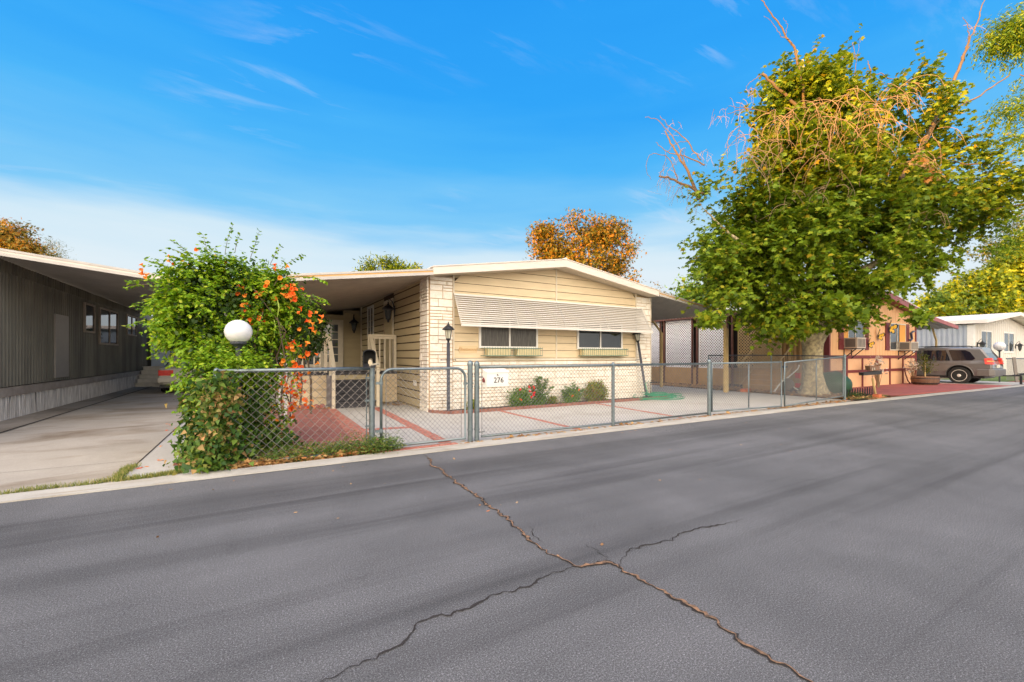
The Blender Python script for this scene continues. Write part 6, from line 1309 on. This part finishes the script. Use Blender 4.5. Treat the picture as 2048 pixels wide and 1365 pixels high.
tree('orange topped tree above the roof of the tan home', T_(1175,700,34), 12, [E_(1100,490,34,1.7,1.6,1.5), E_(1165,465,34,1.9,1.8,1.4), E_(1215,470,34.5,1.6,1.5,1.3), E_(1180,530,34,2.8,2,1.8), E_(1120,540,34,1.9,1.6,1.6), E_(1240,540,35,1.3,1.3,1.5), E_(1085,465,33.5,.9,.8,.6), E_(1258,500,34.5,.8,.7,.8)], L_aut, 17000, .27, gap=.3, clump=.32, trunk_r=.28)
tree('small golden tree tops just showing over the left porch roof', T_(780,700,32), 8, [E_(740,545,32,1.0,.8,.9), E_(780,538,32,1.2,.8,.9), E_(818,545,32,1.0,.8,.7)], L_con, 4200, .26, 'lance', clump=.2, gap=.48, gs=1.6)
tree('low brownish tree peeking over the right slope of the tan home roof', T_(1295,700,30), 7, [E_(1285,590,30,1.1,1,1.0), E_(1315,600,30,1.0,1,.9)], L_aut, 2200, .22, clump=.25)
tree('yellow green tree behind the right carport of the tan home', T_(1400,700,27), 7.5, [E_(1400,600,27,1.5,1.2,1.1), E_(1450,590,27,1.6,1.3,1.4), E_(1375,585,27,.8,.7,.7), E_(1500,610,27,1.5,1.2,1.0)], L_vine, 4200, .2, clump=.28)
tree('orange lit tree at the far left above the dark metal home', T_(25,700,34), 13, [E_(10,480,34,2.2,2,1.6), E_(-50,470,34,2.6,2,2.0), E_(50,505,33.5,1.4,1.2,1.0), E_(-10,530,34,3,2,1.6)], L_aut, 11000, .28, clump=.3, trunk_r=.3, gap=.3)
tree('olive green pine at the far left, right of the orange lit tree', T_(85,700,40), 12, [E_(85,500,40,1.5,1.5,1.4), E_(60,520,40,1.6,1.5,1.4), E_(110,525,39,1.0,1,.7), E_(125,530,39,.7,.6,.3)], L_olive, 3200, .24, 'needle', clump=.3)
tree('large golden green conifer behind the far right white home', T_(1990,700,58), 15, [E_(1980,590,58,6,5,3.4), E_(2060,560,58,6,5,4.2), E_(1900,610,56,4,3,2.2), E_(2110,520,58,7,5,5), E_(2030,540,57,2.4,2,2.2), E_(1850,625,56,3,3,1.5)], L_con, 32000, .62, 'tuft', clump=.42, trunk_r=.5, gap=.3, gs=.25, shell=.75)
tree('dark green tree at the right edge behind the golden conifer', T_(2080,700,68), 16, [E_(2040,560,66,5,4,5), E_(2070,480,66,5,4,5), E_(1990,500,70,3,3,2)], L_olive, 4500, .5, clump=.6, trunk_r=.5, gs=.25)
# tree whose boughs hang into the top right corner; it stands across the street, out of frame
HD = 15.0
hb_ = thing('overhanging_tree', 'leafy tree whose drooping branches hang into the top right corner of the view', 'tree', T_(2500,700,HD)); mb = MB(); b0 = Vector(T_(2500,700,HD)); f = b0+Vector((0,0,5.5))
mb.tube([b0, b0+Vector((.1,0,2.5)), f], [.42,.34,.28], 12)
for px, py in ((2000,40),(2040,150),(2010,270),(2040,380),(1980,420),(2100,20),(2200,200),(2300,0),(2150,460)): limb(mb, [f, f.lerp(at(px,py,HD),.5)+Vector((0,0,.9)), at(px,py,HD)], .12, .015, 6, .02)
mb.build('trunk', 'branch', hb_, True)
HE = [E_(2040,55,HD,.85,.7,.45), E_(2040,60,HD,.85,.6,.5), E_(2010,70,HD,.6,.5,.4), E_(2045,90,HD,.6,.5,.35), E_(1995,75,HD,.5,.4,.32), E_(2100,40,HD,1.3,1,.8), E_(2000,120,HD,.35,.3,.15), E_(2035,210,HD,.65,.5,.35), E_(1985,235,HD,.5,.4,.22), E_(2040,270,HD,.55,.5,.35), E_(1975,290,HD,.45,.4,.25), E_(2050,340,HD,.6,.5,.5), E_(2020,400,HD,.5,.4,.4), E_(2045,450,HD,.55,.5,.45), E_(2010,490,HD,.45,.4,.25), E_(2200,200,HD,2.2,1.6,2), E_(2350,50,HD,2.6,2,1.6), E_(2200,380,HD,1.6,1.4,1.4), E_(2060,150,HD,.5,.4,.4)]
P_, N_ = blobs(HE, 5200, .3, .10, 2, .36, 1.4); sprigs('foliage', L_hang, P_, N_, .55, 5, .115, 'lance', hb_, 1.3)
